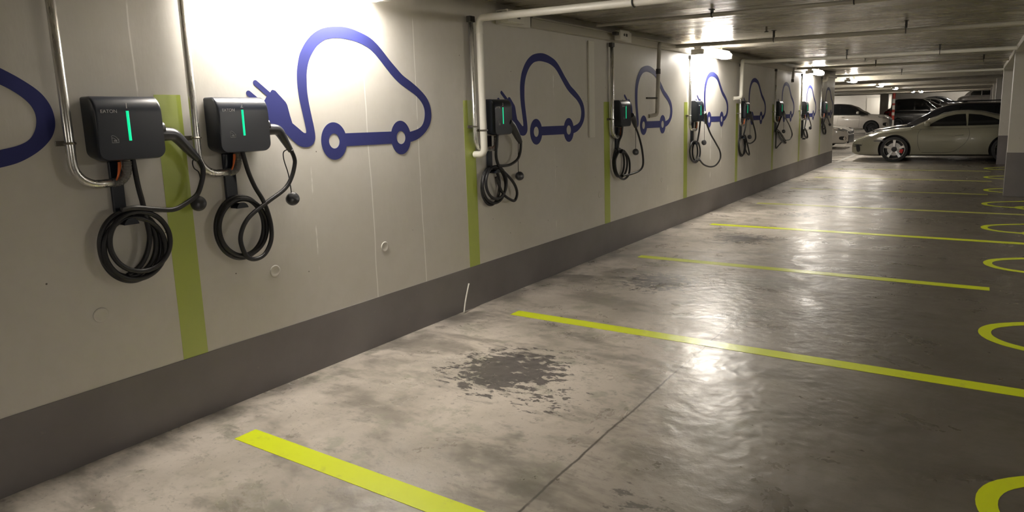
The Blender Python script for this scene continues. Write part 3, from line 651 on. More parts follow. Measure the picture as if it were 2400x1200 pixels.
# ------------------------------------------------------------------ wall chargers
CH = json.loads('''[{"lead":[[0.06,1.643,1.355],[0.059,1.653,1.236],[0.057,1.666,1.149],[0.056,1.675,1.061],[0.054,1.68,0.985],[0.053,1.658,0.911],[0.051,1.621,0.859],[0.05,1.564,0.828]],"loops":[[[0.03,1.74,0.932],[0.03,1.729,0.886],[0.03,1.707,0.847],[0.03,1.676,0.816],[0.03,1.64,0.798],[0.03,1.601,0.793],[0.03,1.563,0.802],[0.03,1.529,0.822],[0.03,1.501,0.853],[0.03,1.481,0.892],[0.03,1.471,0.935],[0.03,1.471,0.979],[0.03,1.482,1.022],[0.03,1.502,1.059],[0.03,1.529,1.089],[0.03,1.563,1.109],[0.03,1.601,1.117],[0.03,1.639,1.112],[0.03,1.675,1.094],[0.03,1.706,1.064],[0.03,1.728,1.025],[0.03,1.74,0.98]],[[0.045,1.711,0.949],[0.045,1.701,0.906],[0.045,1.681,0.869],[0.045,1.653,0.841],[0.045,1.619,0.824],[0.045,1.583,0.819],[0.045,1.548,0.827],[0.045,1.517,0.846],[0.045,1.491,0.874],[0.045,1.473,0.91],[0.045,1.464,0.95],[0.045,1.464,0.991],[0.045,1.474,1.031],[0.045,1.492,1.066],[0.045,1.518,1.094],[0.045,1.549,1.113],[0.045,1.584,1.12],[0.045,1.619,1.115],[0.045,1.652,1.099],[0.045,1.68,1.071],[0.045,1.7,1.035],[0.045,1.711,0.993]],[[0.06,1.745,0.923],[0.06,1.735,0.883],[0.06,1.713,0.848],[0.06,1.682,0.822],[0.06,1.646,0.807],[0.06,1.607,0.803],[0.06,1.568,0.812],[0.06,1.533,0.831],[0.06,1.504,0.859],[0.06,1.484,0.894],[0.06,1.473,0.932],[0.06,1.472,0.972],[0.06,1.482,1.009],[0.06,1.502,1.042],[0.06,1.529,1.068],[0.06,1.563,1.085],[0.06,1.601,1.091],[0.06,1.64,1.085],[0.06,1.677,1.068],[0.06,1.708,1.041],[0.06,1.732,1.006],[0.06,1.744,0.965]],[[0.07,1.766,0.953],[0.07,1.756,0.914],[0.07,1.734,0.88],[0.07,1.704,0.855],[0.07,1.668,0.84],[0.07,1.629,0.837],[0.07,1.59,0.845],[0.07,1.555,0.863],[0.07,1.526,0.89],[0.07,1.506,0.924],[0.07,1.495,0.961],[0.07,1.495,1.0],[0.07,1.504,1.036],[0.07,1.523,1.069],[0.07,1.551,1.094],[0.07,1.585,1.11],[0.07,1.622,1.116],[0.07,1.661,1.111],[0.07,1.698,1.095],[0.07,1.729,1.069],[0.07,1.752,1.034],[0.07,1.765,0.995]]],"cable":[[0.08,1.557,1.134],[0.08,1.614,1.137],[0.08,1.681,1.124],[0.08,1.76,1.108],[0.08,1.81,1.108],[0.08,1.869,1.132],[0.08,1.921,1.164],[0.08,1.949,1.216],[0.08,1.964,1.265],[0.08,1.963,1.299],[0.08,1.945,1.338]],"gun":[[[0.075,1.76,1.468],[0.075,1.794,1.465],[0.075,1.833,1.461],[0.075,1.86,1.44],[0.075,1.901,1.391],[0.075,1.948,1.336]],[0.034,0.033,0.03,0.027,0.024,0.017]],"tether":[[0.07,1.934,1.343],[0.067,1.923,1.323],[0.063,1.93,1.293],[0.06,1.954,1.27],[0.057,1.96,1.225],[0.053,1.948,1.183],[0.05,1.944,1.147]],"cap":[0.05,1.941,1.115],"brk":[[0.02,1.56,1.356],[0.02,1.614,1.352],[0.02,1.605,1.093],[0.02,1.551,1.101]],"y":1.477},{"lead":[[0.08,2.193,1.357],[0.08,2.215,1.257],[0.081,2.246,1.171],[0.081,2.288,1.093],[0.081,2.314,1.015],[0.081,2.325,0.938],[0.082,2.314,0.863],[0.082,2.27,0.8],[0.082,2.212,0.783],[0.082,2.164,0.801],[0.083,2.137,0.857],[0.083,2.133,0.917],[0.083,2.163,0.981],[0.083,2.216,1.028],[0.084,2.319,1.082],[0.084,2.43,1.138],[0.084,2.482,1.197],[0.084,2.512,1.271],[0.085,2.51,1.31],[0.085,2.494,1.349]],"loops":[[[0.03,2.319,0.935],[0.03,2.308,0.889],[0.03,2.285,0.848],[0.03,2.253,0.817],[0.03,2.215,0.798],[0.03,2.174,0.792],[0.03,2.133,0.8],[0.03,2.097,0.82],[0.03,2.066,0.851],[0.03,2.045,0.89],[0.03,2.033,0.933],[0.03,2.033,0.979],[0.03,2.043,1.022],[0.03,2.064,1.061],[0.03,2.093,1.092],[0.03,2.129,1.113],[0.03,2.168,1.121],[0.03,2.209,1.116],[0.03,2.248,1.099],[0.03,2.28,1.069],[0.03,2.304,1.03],[0.03,2.318,0.984]],[[0.045,2.303,0.941],[0.045,2.293,0.898],[0.045,2.272,0.86],[0.045,2.243,0.831],[0.045,2.209,0.813],[0.045,2.171,0.808],[0.045,2.134,0.815],[0.045,2.101,0.833],[0.045,2.073,0.862],[0.045,2.053,0.898],[0.045,2.043,0.938],[0.045,2.043,0.981],[0.045,2.052,1.021],[0.045,2.071,1.057],[0.045,2.098,1.086],[0.045,2.13,1.105],[0.045,2.167,1.113],[0.045,2.204,1.109],[0.045,2.239,1.092],[0.045,2.268,1.065],[0.045,2.29,1.028],[0.045,2.302,0.986]],[[0.055,2.317,0.937],[0.055,2.307,0.895],[0.055,2.285,0.858],[0.055,2.254,0.83],[0.055,2.216,0.812],[0.055,2.176,0.808],[0.055,2.136,0.815],[0.055,2.1,0.834],[0.055,2.07,0.862],[0.055,2.048,0.898],[0.055,2.037,0.938],[0.055,2.036,0.98],[0.055,2.046,1.02],[0.055,2.066,1.055],[0.055,2.094,1.083],[0.055,2.129,1.101],[0.055,2.168,1.109],[0.055,2.208,1.104],[0.055,2.246,1.087],[0.055,2.278,1.06],[0.055,2.302,1.023],[0.055,2.316,0.981]]],"cable":null,"gun":[[[0.075,2.321,1.47],[0.075,2.369,1.468],[0.075,2.412,1.465],[0.075,2.436,1.45],[0.075,2.464,1.405],[0.075,2.501,1.344]],[0.033,0.031,0.029,0.027,0.022,0.015]],"tether":[[0.075,2.479,1.354],[0.072,2.457,1.344],[0.07,2.451,1.323],[0.067,2.458,1.285],[0.065,2.476,1.224],[0.062,2.486,1.163],[0.06,2.492,1.109]],"cap":[0.06,2.497,1.074],"brk":[[0.02,2.122,1.357],[0.02,2.193,1.352],[0.02,2.178,1.096],[0.02,2.116,1.104]],"y":2.051},{"lead":[[0.084,4.473,1.344],[0.081,4.456,1.257],[0.078,4.456,1.179],[0.075,4.485,1.116]],"loops":[[[0.03,4.555,0.939],[0.03,4.548,0.896],[0.03,4.53,0.858],[0.03,4.505,0.827],[0.03,4.474,0.807],[0.03,4.439,0.799],[0.03,4.405,0.803],[0.03,4.373,0.82],[0.03,4.346,0.846],[0.03,4.326,0.881],[0.03,4.314,0.921],[0.03,4.312,0.963],[0.03,4.32,1.004],[0.03,4.336,1.041],[0.03,4.36,1.071],[0.03,4.39,1.092],[0.03,4.424,1.101],[0.03,4.458,1.098],[0.03,4.491,1.084],[0.03,4.519,1.058],[0.03,4.541,1.023],[0.03,4.553,0.982]],[[0.045,4.62,0.94],[0.045,4.61,0.899],[0.045,4.589,0.862],[0.045,4.556,0.834],[0.045,4.516,0.816],[0.045,4.472,0.81],[0.045,4.427,0.815],[0.045,4.385,0.832],[0.045,4.349,0.858],[0.045,4.323,0.892],[0.045,4.307,0.931],[0.045,4.304,0.971],[0.045,4.313,1.01],[0.045,4.333,1.045],[0.045,4.363,1.073],[0.045,4.401,1.092],[0.045,4.445,1.1],[0.045,4.489,1.096],[0.045,4.532,1.081],[0.045,4.57,1.056],[0.045,4.598,1.022],[0.045,4.615,0.982]],[[0.06,4.612,0.962],[0.06,4.604,0.925],[0.06,4.584,0.892],[0.06,4.555,0.867],[0.06,4.52,0.85],[0.06,4.48,0.844],[0.06,4.44,0.849],[0.06,4.402,0.864],[0.06,4.371,0.887],[0.06,4.347,0.918],[0.06,4.333,0.953],[0.06,4.33,0.989],[0.06,4.338,1.025],[0.06,4.356,1.056],[0.06,4.383,1.082],[0.06,4.417,1.099],[0.06,4.456,1.106],[0.06,4.496,1.103],[0.06,4.534,1.09],[0.06,4.567,1.067],[0.06,4.593,1.036],[0.06,4.608,1.0]],[[0.06,4.505,1.097],[0.06,4.543,1.077],[0.06,4.649,1.008],[0.06,4.735,0.928],[0.06,4.763,0.853],[0.06,4.722,0.8],[0.06,4.639,0.826],[0.06,4.569,0.868],[0.06,4.519,0.929],[0.06,4.471,1.02]]],"cable":[[0.08,4.478,1.113],[0.08,4.543,1.105],[0.08,4.653,1.109],[0.08,4.756,1.145],[0.08,4.802,1.207],[0.08,4.815,1.277]],"gun":[[[0.08,4.643,1.455],[0.08,4.684,1.426],[0.08,4.737,1.369],[0.08,4.773,1.325],[0.08,4.809,1.281]],[0.03,0.033,0.03,0.027,0.018]],"tether":[[0.075,4.784,1.279],[0.067,4.784,1.126],[0.06,4.793,1.031]],"cap":[0.06,4.81,0.999],"brk":[[0.02,4.431,1.353],[0.02,4.494,1.351],[0.02,4.477,1.085],[0.02,4.414,1.09]],"y":4.429},{"lead":[[0.084,6.787,1.355],[0.081,6.768,1.27],[0.078,6.709,1.2],[0.075,6.686,1.11]],"loops":[[[0.03,6.939,0.959],[0.03,6.933,0.916],[0.03,6.916,0.877],[0.03,6.889,0.845],[0.03,6.854,0.824],[0.03,6.816,0.815],[0.03,6.776,0.819],[0.03,6.739,0.835],[0.03,6.707,0.861],[0.03,6.682,0.896],[0.03,6.667,0.936],[0.03,6.662,0.979],[0.03,6.668,1.021],[0.03,6.685,1.059],[0.03,6.711,1.09],[0.03,6.744,1.111],[0.03,6.781,1.121],[0.03,6.821,1.119],[0.03,6.859,1.105],[0.03,6.892,1.079],[0.03,6.918,1.044],[0.03,6.934,1.003]],[[0.045,6.985,0.946],[0.045,6.977,0.904],[0.045,6.957,0.867],[0.045,6.926,0.837],[0.045,6.886,0.817],[0.045,6.841,0.809],[0.045,6.795,0.813],[0.045,6.752,0.829],[0.045,6.714,0.855],[0.045,6.685,0.889],[0.045,6.668,0.928],[0.045,6.662,0.97],[0.045,6.669,1.011],[0.045,6.688,1.047],[0.045,6.718,1.077],[0.045,6.756,1.097],[0.045,6.8,1.106],[0.045,6.846,1.104],[0.045,6.89,1.089],[0.045,6.929,1.064],[0.045,6.959,1.03],[0.045,6.979,0.99]],[[0.06,6.823,1.102],[0.06,6.888,1.084],[0.06,6.998,0.998],[0.06,7.019,0.887],[0.06,6.979,0.814],[0.06,6.862,0.782],[0.06,6.744,0.821],[0.06,6.671,0.892],[0.06,6.653,1.007],[0.06,6.738,1.089]]],"cable":[[0.08,7.127,1.351],[0.077,7.226,1.243],[0.074,7.315,1.103],[0.071,7.363,0.963],[0.069,7.347,0.881],[0.066,7.249,0.84],[0.063,7.052,0.822],[0.06,6.825,0.823]],"gun":[[[0.08,7.027,1.474],[0.08,7.071,1.446],[0.08,7.105,1.398],[0.08,7.139,1.341]],[0.03,0.032,0.03,0.018]],"tether":[[0.075,7.138,1.331],[0.067,7.166,1.212],[0.06,7.181,1.101]],"cap":[0.06,7.181,1.062],"brk":[[0.02,6.763,1.353],[0.02,6.837,1.35],[0.02,6.832,1.101],[0.02,6.758,1.106]],"y":6.736},{"lead":[[0.084,9.144,1.345],[0.079,9.178,1.212],[0.075,9.195,1.095]],"loops":[[[0.03,9.435,0.929],[0.03,9.428,0.887],[0.03,9.404,0.85],[0.03,9.365,0.821],[0.03,9.315,0.801],[0.03,9.258,0.793],[0.03,9.199,0.798],[0.03,9.143,0.813],[0.03,9.094,0.839],[0.03,9.055,0.873],[0.03,9.031,0.912],[0.03,9.021,0.954],[0.03,9.028,0.994],[0.03,9.051,1.03],[0.03,9.087,1.059],[0.03,9.135,1.079],[0.03,9.191,1.088],[0.03,9.249,1.086],[0.03,9.306,1.071],[0.03,9.357,1.046],[0.03,9.398,1.012],[0.03,9.425,0.972]],[[0.045,9.391,0.938],[0.045,9.386,0.9],[0.045,9.368,0.865],[0.045,9.34,0.838],[0.045,9.303,0.819],[0.045,9.26,0.811],[0.045,9.215,0.814],[0.045,9.173,0.828],[0.045,9.135,0.851],[0.045,9.106,0.882],[0.045,9.087,0.918],[0.045,9.08,0.956],[0.045,9.085,0.993],[0.045,9.102,1.027],[0.045,9.129,1.054],[0.045,9.165,1.073],[0.045,9.207,1.082],[0.045,9.251,1.08],[0.045,9.294,1.067],[0.045,9.333,1.044],[0.045,9.363,1.013],[0.045,9.383,0.977]],[[0.06,9.243,0.947],[0.06,9.238,0.907],[0.06,9.22,0.872],[0.06,9.192,0.843],[0.06,9.156,0.824],[0.06,9.114,0.816],[0.06,9.071,0.819],[0.06,9.029,0.833],[0.06,8.992,0.857],[0.06,8.964,0.888],[0.06,8.945,0.925],[0.06,8.938,0.964],[0.06,8.943,1.003],[0.06,8.96,1.037],[0.06,8.987,1.066],[0.06,9.022,1.085],[0.06,9.063,1.094],[0.06,9.106,1.092],[0.06,9.148,1.079],[0.06,9.185,1.056],[0.06,9.215,1.024],[0.06,9.235,0.987]]],"cable":[[0.08,9.525,1.337],[0.078,9.725,1.174],[0.075,10.0,1.015],[0.072,10.195,0.891],[0.07,10.219,0.784],[0.067,10.039,0.701],[0.065,9.784,0.693],[0.062,9.509,0.744],[0.06,9.325,0.826]],"gun":[[[0.08,9.43,1.474],[0.08,9.467,1.432],[0.08,9.526,1.325]],[0.03,0.032,0.02]],"tether":[[0.075,9.468,1.326],[0.06,9.512,1.093]],"cap":[0.06,9.504,1.057],"brk":[[0.02,9.105,1.342],[0.02,9.189,1.34],[0.02,9.197,1.078],[0.02,9.112,1.082]],"y":9.136},{"lead":[[0.084,11.414,1.34],[0.079,11.417,1.202],[0.075,11.41,1.078]],"loops":[[[0.03,11.641,0.899],[0.03,11.638,0.851],[0.03,11.62,0.807],[0.03,11.59,0.773],[0.03,11.55,0.749],[0.03,11.504,0.738],[0.03,11.454,0.741],[0.03,11.406,0.758],[0.03,11.363,0.786],[0.03,11.329,0.825],[0.03,11.306,0.869],[0.03,11.296,0.917],[0.03,11.299,0.963],[0.03,11.316,1.005],[0.03,11.345,1.04],[0.03,11.384,1.064],[0.03,11.429,1.076],[0.03,11.478,1.074],[0.03,11.527,1.058],[0.03,11.57,1.03],[0.03,11.606,0.992],[0.03,11.63,0.947]],[[0.045,11.65,0.905],[0.045,11.646,0.861],[0.045,11.627,0.822],[0.045,11.594,0.79],[0.045,11.551,0.769],[0.045,11.501,0.759],[0.045,11.448,0.763],[0.045,11.396,0.778],[0.045,11.351,0.805],[0.045,11.314,0.84],[0.045,11.29,0.881],[0.045,11.279,0.924],[0.045,11.283,0.967],[0.045,11.302,1.005],[0.045,11.333,1.037],[0.045,11.375,1.059],[0.045,11.424,1.069],[0.045,11.477,1.067],[0.045,11.529,1.052],[0.045,11.576,1.026],[0.045,11.613,0.991],[0.045,11.639,0.95]],[[0.06,11.447,1.062],[0.06,11.559,1.068],[0.06,11.779,0.834],[0.06,11.828,0.737],[0.06,11.669,0.79],[0.06,11.508,0.92]]],"cable":[[0.08,11.888,1.317],[0.075,12.112,1.116],[0.07,12.143,0.987],[0.065,11.872,0.93],[0.06,11.605,0.964]],"gun":[[[0.08,11.721,1.447],[0.08,11.776,1.404],[0.08,11.889,1.309]],[0.03,0.032,0.02]],"tether":[[0.075,11.777,1.305],[0.06,11.838,1.082]],"cap":[0.06,11.829,1.04],"brk":[[0.02,11.395,1.349],[0.02,11.493,1.347],[0.02,11.514,1.06],[0.02,11.416,1.064]],"y":11.421},{"lead":[[0.084,13.713,1.343],[0.079,13.648,1.215],[0.075,13.583,1.089]],"loops":[[[0.03,14.609,0.801],[0.03,14.565,0.804],[0.03,14.492,0.82],[0.03,14.396,0.847],[0.03,14.286,0.882],[0.03,14.172,0.922],[0.03,14.062,0.965],[0.03,13.965,1.006],[0.03,13.888,1.043],[0.03,13.838,1.072],[0.03,13.817,1.092],[0.03,13.827,1.101],[0.03,13.867,1.098],[0.03,13.935,1.084],[0.03,14.025,1.06],[0.03,14.131,1.027],[0.03,14.245,0.987],[0.03,14.357,0.944],[0.03,14.459,0.901],[0.03,14.542,0.863],[0.03,14.597,0.831],[0.03,14.62,0.81]],[[0.05,14.463,0.815],[0.05,14.421,0.818],[0.05,14.352,0.832],[0.05,14.263,0.856],[0.05,14.162,0.888],[0.05,14.057,0.925],[0.05,13.957,0.964],[0.05,13.869,1.002],[0.05,13.801,1.035],[0.05,13.756,1.062],[0.05,13.739,1.081],[0.05,13.75,1.089],[0.05,13.788,1.087],[0.05,13.852,1.074],[0.05,13.936,1.052],[0.05,14.034,1.022],[0.05,14.139,0.986],[0.05,14.241,0.946],[0.05,14.333,0.907],[0.05,14.407,0.872],[0.05,14.456,0.843],[0.05,14.475,0.823]],[[0.07,14.37,0.809],[0.07,14.327,0.812],[0.07,14.256,0.827],[0.07,14.165,0.852],[0.07,14.06,0.886],[0.07,13.95,0.925],[0.07,13.846,0.966],[0.07,13.754,1.005],[0.07,13.681,1.04],[0.07,13.634,1.068],[0.07,13.614,1.087],[0.07,13.625,1.096],[0.07,13.664,1.094],[0.07,13.729,1.08],[0.07,13.815,1.057],[0.07,13.917,1.025],[0.07,14.026,0.987],[0.07,14.133,0.946],[0.07,14.23,0.905],[0.07,14.307,0.868],[0.07,14.36,0.838],[0.07,14.381,0.818]],[[0.05,13.692,1.061],[0.05,13.696,0.89],[0.05,13.713,0.75],[0.05,13.895,0.782],[0.05,14.131,0.837]]],"cable":[[0.08,14.254,1.325],[0.075,14.709,1.137],[0.07,14.969,0.964],[0.065,14.793,0.87],[0.06,14.442,0.865]],"gun":[[[0.08,14.062,1.436],[0.08,14.138,1.393],[0.08,14.256,1.317]],[0.03,0.032,0.02]],"tether":[[0.075,14.17,1.319],[0.06,14.25,1.083]],"cap":[0.06,14.254,1.05],"brk":[[0.02,13.748,1.36],[0.02,13.883,1.358],[0.02,13.919,1.062],[0.02,13.784,1.066]],"y":13.801},{"lead":[[0.084,16.03,1.313],[0.079,16.08,1.154],[0.075,16.123,1.032]],"loops":[[[0.03,16.698,0.813],[0.03,16.651,0.818],[0.03,16.595,0.831],[0.03,16.534,0.853],[0.03,16.475,0.88],[0.03,16.42,0.912],[0.03,16.376,0.944],[0.03,16.345,0.976],[0.03,16.329,1.004],[0.03,16.33,1.026],[0.03,16.348,1.04],[0.03,16.381,1.045],[0.03,16.426,1.042],[0.03,16.481,1.029],[0.03,16.541,1.008],[0.03,16.602,0.981],[0.03,16.657,0.95],[0.03,16.703,0.916],[0.03,16.735,0.884],[0.03,16.752,0.856],[0.03,16.751,0.833],[0.03,16.732,0.819]],[[0.05,16.547,0.827],[0.05,16.501,0.83],[0.05,16.447,0.843],[0.05,16.389,0.862],[0.05,16.333,0.887],[0.05,16.283,0.916],[0.05,16.242,0.946],[0.05,16.215,0.975],[0.05,16.202,1.0],[0.05,16.206,1.02],[0.05,16.225,1.033],[0.05,16.258,1.038],[0.05,16.303,1.035],[0.05,16.356,1.024],[0.05,16.413,1.005],[0.05,16.469,0.98],[0.05,16.521,0.951],[0.05,16.563,0.921],[0.05,16.591,0.891],[0.05,16.605,0.865],[0.05,16.601,0.845],[0.05,16.581,0.831]],[[0.07,16.417,0.824],[0.07,16.371,0.829],[0.07,16.317,0.841],[0.07,16.258,0.862],[0.07,16.201,0.888],[0.07,16.149,0.918],[0.07,16.107,0.949],[0.07,16.077,0.98],[0.07,16.063,1.006],[0.07,16.065,1.027],[0.07,16.083,1.041],[0.07,16.115,1.046],[0.07,16.16,1.043],[0.07,16.214,1.03],[0.07,16.272,1.011],[0.07,16.329,0.985],[0.07,16.382,0.955],[0.07,16.426,0.923],[0.07,16.457,0.892],[0.07,16.472,0.865],[0.07,16.47,0.843],[0.07,16.451,0.829]]],"cable":[[0.08,16.527,1.286],[0.07,16.824,1.136],[0.06,16.939,1.055]],"gun":[[[0.08,16.347,1.411],[0.08,16.403,1.354],[0.08,16.535,1.267]],[0.03,0.032,0.02]],"tether":[[0.06,16.847,1.029],[0.055,16.548,1.0],[0.05,16.385,1.024]],"cap":[0.06,16.846,1.039],"brk":[[0.02,16.125,1.322],[0.02,16.258,1.32],[0.02,16.341,0.836],[0.02,16.206,0.842]],"y":16.152},{"lead":[[0.084,18.319,1.306],[0.079,18.316,1.182],[0.075,18.308,1.078]],"loops":[[[0.03,18.9,0.817],[0.03,18.837,0.823],[0.03,18.766,0.841],[0.03,18.694,0.868],[0.03,18.626,0.902],[0.03,18.568,0.942],[0.03,18.524,0.982],[0.03,18.497,1.021],[0.03,18.49,1.055],[0.03,18.503,1.082],[0.03,18.535,1.099],[0.03,18.584,1.105],[0.03,18.645,1.099],[0.03,18.715,1.083],[0.03,18.787,1.056],[0.03,18.856,1.022],[0.03,18.916,0.983],[0.03,18.962,0.941],[0.03,18.99,0.901],[0.03,18.997,0.866],[0.03,18.984,0.839],[0.03,18.951,0.822]],[[0.05,18.721,0.833],[0.05,18.659,0.839],[0.05,18.591,0.855],[0.05,18.522,0.879],[0.05,18.458,0.911],[0.05,18.404,0.947],[0.05,18.364,0.984],[0.05,18.341,1.019],[0.05,18.337,1.05],[0.05,18.352,1.074],[0.05,18.385,1.09],[0.05,18.433,1.095],[0.05,18.494,1.091],[0.05,18.561,1.076],[0.05,18.631,1.051],[0.05,18.696,1.02],[0.05,18.752,0.984],[0.05,18.793,0.946],[0.05,18.818,0.91],[0.05,18.822,0.878],[0.05,18.806,0.853],[0.05,18.772,0.838]],[[0.07,18.564,0.83],[0.07,18.503,0.836],[0.07,18.434,0.853],[0.07,18.364,0.879],[0.07,18.299,0.912],[0.07,18.243,0.949],[0.07,18.202,0.988],[0.07,18.177,1.025],[0.07,18.171,1.057],[0.07,18.184,1.083],[0.07,18.216,1.099],[0.07,18.264,1.105],[0.07,18.324,1.1],[0.07,18.392,1.084],[0.07,18.462,1.059],[0.07,18.528,1.026],[0.07,18.585,0.988],[0.07,18.629,0.949],[0.07,18.655,0.911],[0.07,18.661,0.877],[0.07,18.647,0.852],[0.07,18.614,0.835]]],"cable":[[0.08,18.746,1.29],[0.07,19.069,1.166],[0.06,19.335,1.062]],"gun":[[[0.08,18.608,1.387],[0.08,18.676,1.344],[0.08,18.78,1.268]],[0.03,0.032,0.02]],"tether":[[0.06,19.335,1.062],[0.055,18.874,1.106],[0.05,18.557,1.103]],"cap":[0.06,19.337,1.051],"brk":[[0.02,18.46,1.295],[0.02,18.63,1.293],[0.02,18.697,0.983],[0.02,18.526,0.988]],"y":18.47}]''')
def text_bm(s, size, M):
    cu = bpy.data.curves.new('txt', 'FONT'); cu.body = s; cu.size = size; cu.extrude = .0006; cu.align_x = 'CENTER'; cu.align_y = 'CENTER'
    o = bpy.data.objects.new('txt', cu); COL.objects.link(o)
    dg = bpy.context.evaluated_depsgraph_get()
    me = bpy.data.meshes.new_from_object(o.evaluated_get(dg))
    bm = nb(); bm.from_mesh(me)
    bmesh.ops.transform(bm, matrix=M, verts=bm.verts[:])
    bpy.data.objects.remove(o); bpy.data.curves.remove(cu); bpy.data.meshes.remove(me)
    return bm
MT = Matrix(((0, 0, 1, 0), (1, 0, 0, 0), (0, 1, 0, 0), (0, 0, 0, 1)))   # text x -> +y, text y -> +z, faces +x

BW, BD, BZ0, BZ1 = .295, .118, 1.355, 1.638
def housing_bm():
    bm = nb()
    n = 6
    def outline(zt, zb, inset, rt, rb):
        y0, y1 = inset, BW - inset
        pts = []
        for (cy, cz, r, a0) in ((y1 - rb, zb + rb, rb, -PI / 2), (y1 - rt, zt - rt, rt, 0), (y0 + rt, zt - rt, rt, PI / 2), (y0 + rb, zb + rb, rb, PI)):
            for i in range(n + 1):
                a = a0 + PI / 2 * i / n
                pts.append((cy + r * math.cos(a), cz + r * math.sin(a)))
        return pts
    R = .058
    xs = [.006, .03, .055] + [.06 + R * math.sin(PI / 2 * i / 9) for i in range(10)]
    rings = []
    for i, x in enumerate(xs):
        if x <= .06: zt = BZ1; ins = 0
        else:
            s = min((x - .06) / R, 1); zt = BZ1 - .074 * (1 - math.sqrt(max(1 - s * s, 0)))
            ins = .004 * s ** 4
        zb = BZ0 + .012 * (1 - min(x / .06, 1)) + (.006 * max(0, (x - .06) / R) ** 5)
        rings.append([bm.verts.new((x, a, b)) for a, b in outline(zt, zb, ins, .012, .038)])
    # flat front below the curve: last ring
    N = len(rings[0])
    for a, c in zip(rings, rings[1:]):
        for k in range(N):
            bm.faces.new((a[k], a[(k + 1) % N], c[(k + 1) % N], c[k]))
    bm.faces.new(rings[0][::-1]); bm.faces.new(rings[-1])
    return bm
HOUSE = housing_bm(); 
house_me = None
XF = .06 + .058   # front face x
CHL = ['black wall charger numbered 1, its gun cable looping across the lime stripe', 'black wall charger numbered 2 beside the brightest wall patch, cable crossing itself',
       'black wall charger numbered 3, half behind the white drain pipe', 'fourth black wall charger along the wall, cable drooping wide right of its cap',
       'fifth black wall charger, just below the second lit lamp, with a wide low cable loop', 'sixth black wall charger, beside the second white drain pipe',
       'seventh black wall charger, its cable coil hung as a slanted bundle', 'eighth black wall charger, below the far lit lamp', 'ninth black wall charger, last one before the wall end']
proto = {}
def build_charger(i, d):
    y = d['y']
    sx, sy = (1, 1) if i < 2 else (.84, .82)
    r = empty('charging_station', (0, y, 0)); tag(r, CHL[i], 'charging station', 'wall chargers along the garage wall')
    def local(P): return [(q[0], q[1] - y, q[2]) for q in P]
    if not proto:
        h = obj('housing', HOUSE, M_BLACK, r, True, 40)
        bm = nb(); tube(bm, [(XF + .0003, .138, 1.573), (XF + .0003, .138, 1.442)], .0062, 12)
        for v in bm.verts: v.co.x = XF + (v.co.x - XF) * .35
        led = obj('light_bar', bm, M_LED, r, True, 40)
        lg = obj('lettering', text_bm('EATON', .021, at(XF + .0002, .060, 1.571, MT)), M_PRINT, r)
        l2 = obj('lettering', text_bm('GREEN', .014, at(XF + .0002, .105, 1.571, MT)), M_PRINT2, r) if False else None
        bm = nb()
        box(bm, XF, XF + .0008, .058, .060, 1.436, 1.466); box(bm, XF, XF + .0008, .058, .088, 1.434, 1.437); box(bm, XF, XF + .0008, .086, .088, 1.436, 1.452)
        for rr in (.020, .030):
            tube(bm, [(XF + .0003, .060 + rr * math.sin(PI / 2 * q / 6) * .9, 1.437 + rr * math.cos(PI / 2 * q / 6)) for q in range(7)], .0012, 6)
        box(bm, XF, XF + .0008, .066, .080, 1.440, 1.448)
        ic = obj('reader_icon', bm, M_PRINT2, r)
        bm = nb(); lathe(bm, [(.036, 0), (.036, .014), (.030, .018)], at(.072, BW + .001, 1.488, MY) @ Matrix.Diagonal((1, 1, 1, 1)), 24)
        so = obj('socket', bm, M_GUN, r, True, 40)
        proto['parts'] = [h, led, lg, ic, so]
        made = proto['parts']
    else:
        made = []
        for o in proto['parts']:
            c = o.copy(); COL.objects.link(c); c.parent = r; made.append(c)
    for o in made:
        if i >= 2: o.scale = (sx, sy, 1)
    if i < 9:
        dg = obj('number', text_bm(str(i + 1), .034, at(XF + .0003, .137, 1.594, MT)), M_PRINT, r)
        if i >= 2: dg.scale = (sx, sy, 1)
    # bracket
    b = local(d['brk'])
    yy0 = (b[0][1] + b[3][1]) / 2; yy1 = (b[1][1] + b[2][1]) / 2
    zt = 1.352; zb = min(b[2][2], b[3][2])
    br = obj('cable_holder', bx(.004, .02, yy0, max(yy1, yy0 + .055), zb, zt, .004), M_BLACK, r)
    ym = (yy0 + max(yy1, yy0 + .055)) / 2
    bm = nb()
    lathe(bm, [(.03, .02), (.03, .075), (.034, .078), (.034, .085)], at(0, ym + .01, zb - .035, MX), 24)
    bmesh.ops.bisect_plane(bm, geom=bm.verts[:] + bm.edges[:] + bm.faces[:], plane_co=(0, 0, zb - .03), plane_no=(0, 0, -1), clear_outer=True)
    obj('coil_hook', bm, M_BLACK, br, True, 40)
    # cable
    rc = .0118
    bm = nb()
    LD = local(d['lead'])
    if i >= 4:
        dy = .135 - LD[0][1]
        LD = [(q[0], q[1] + dy * (1 - e / (len(LD) - 1)), q[2]) for e, q in enumerate(LD)]
    LD[0] = (min(LD[0][0], .085), LD[0][1], 1.362)
    tube(bm, smooth_path(LD), rc)
    for L in d['loops']:
        if len(L) == 22: tube(bm, smooth_path(local(L), 4, True), rc, closed=True)
        else: tube(bm, smooth_path(local(L)), rc)
    if d['cable']: tube(bm, smooth_path(local(d['cable'])), rc)
    cb = obj('charging_cable', bm, M_CABLE, r, True)
    P, R = d['gun']
    P = smooth_path(local(P), 6)
    bm = nb(); tube(bm, P, radii(R, len(P)), 16)
    gn = obj('connector_gun', bm, M_GUN, r, True, 50)
    T = smooth_path(local(d['tether']))
    bm = nb(); tube(bm, T, .003, 6)
    te = obj('cap_tether', bm, M_CABLE, r, True)
    c = local([d['cap']])[0]
    bm = nb()
    ax = Vector((.85, -.45, .25)).normalized()
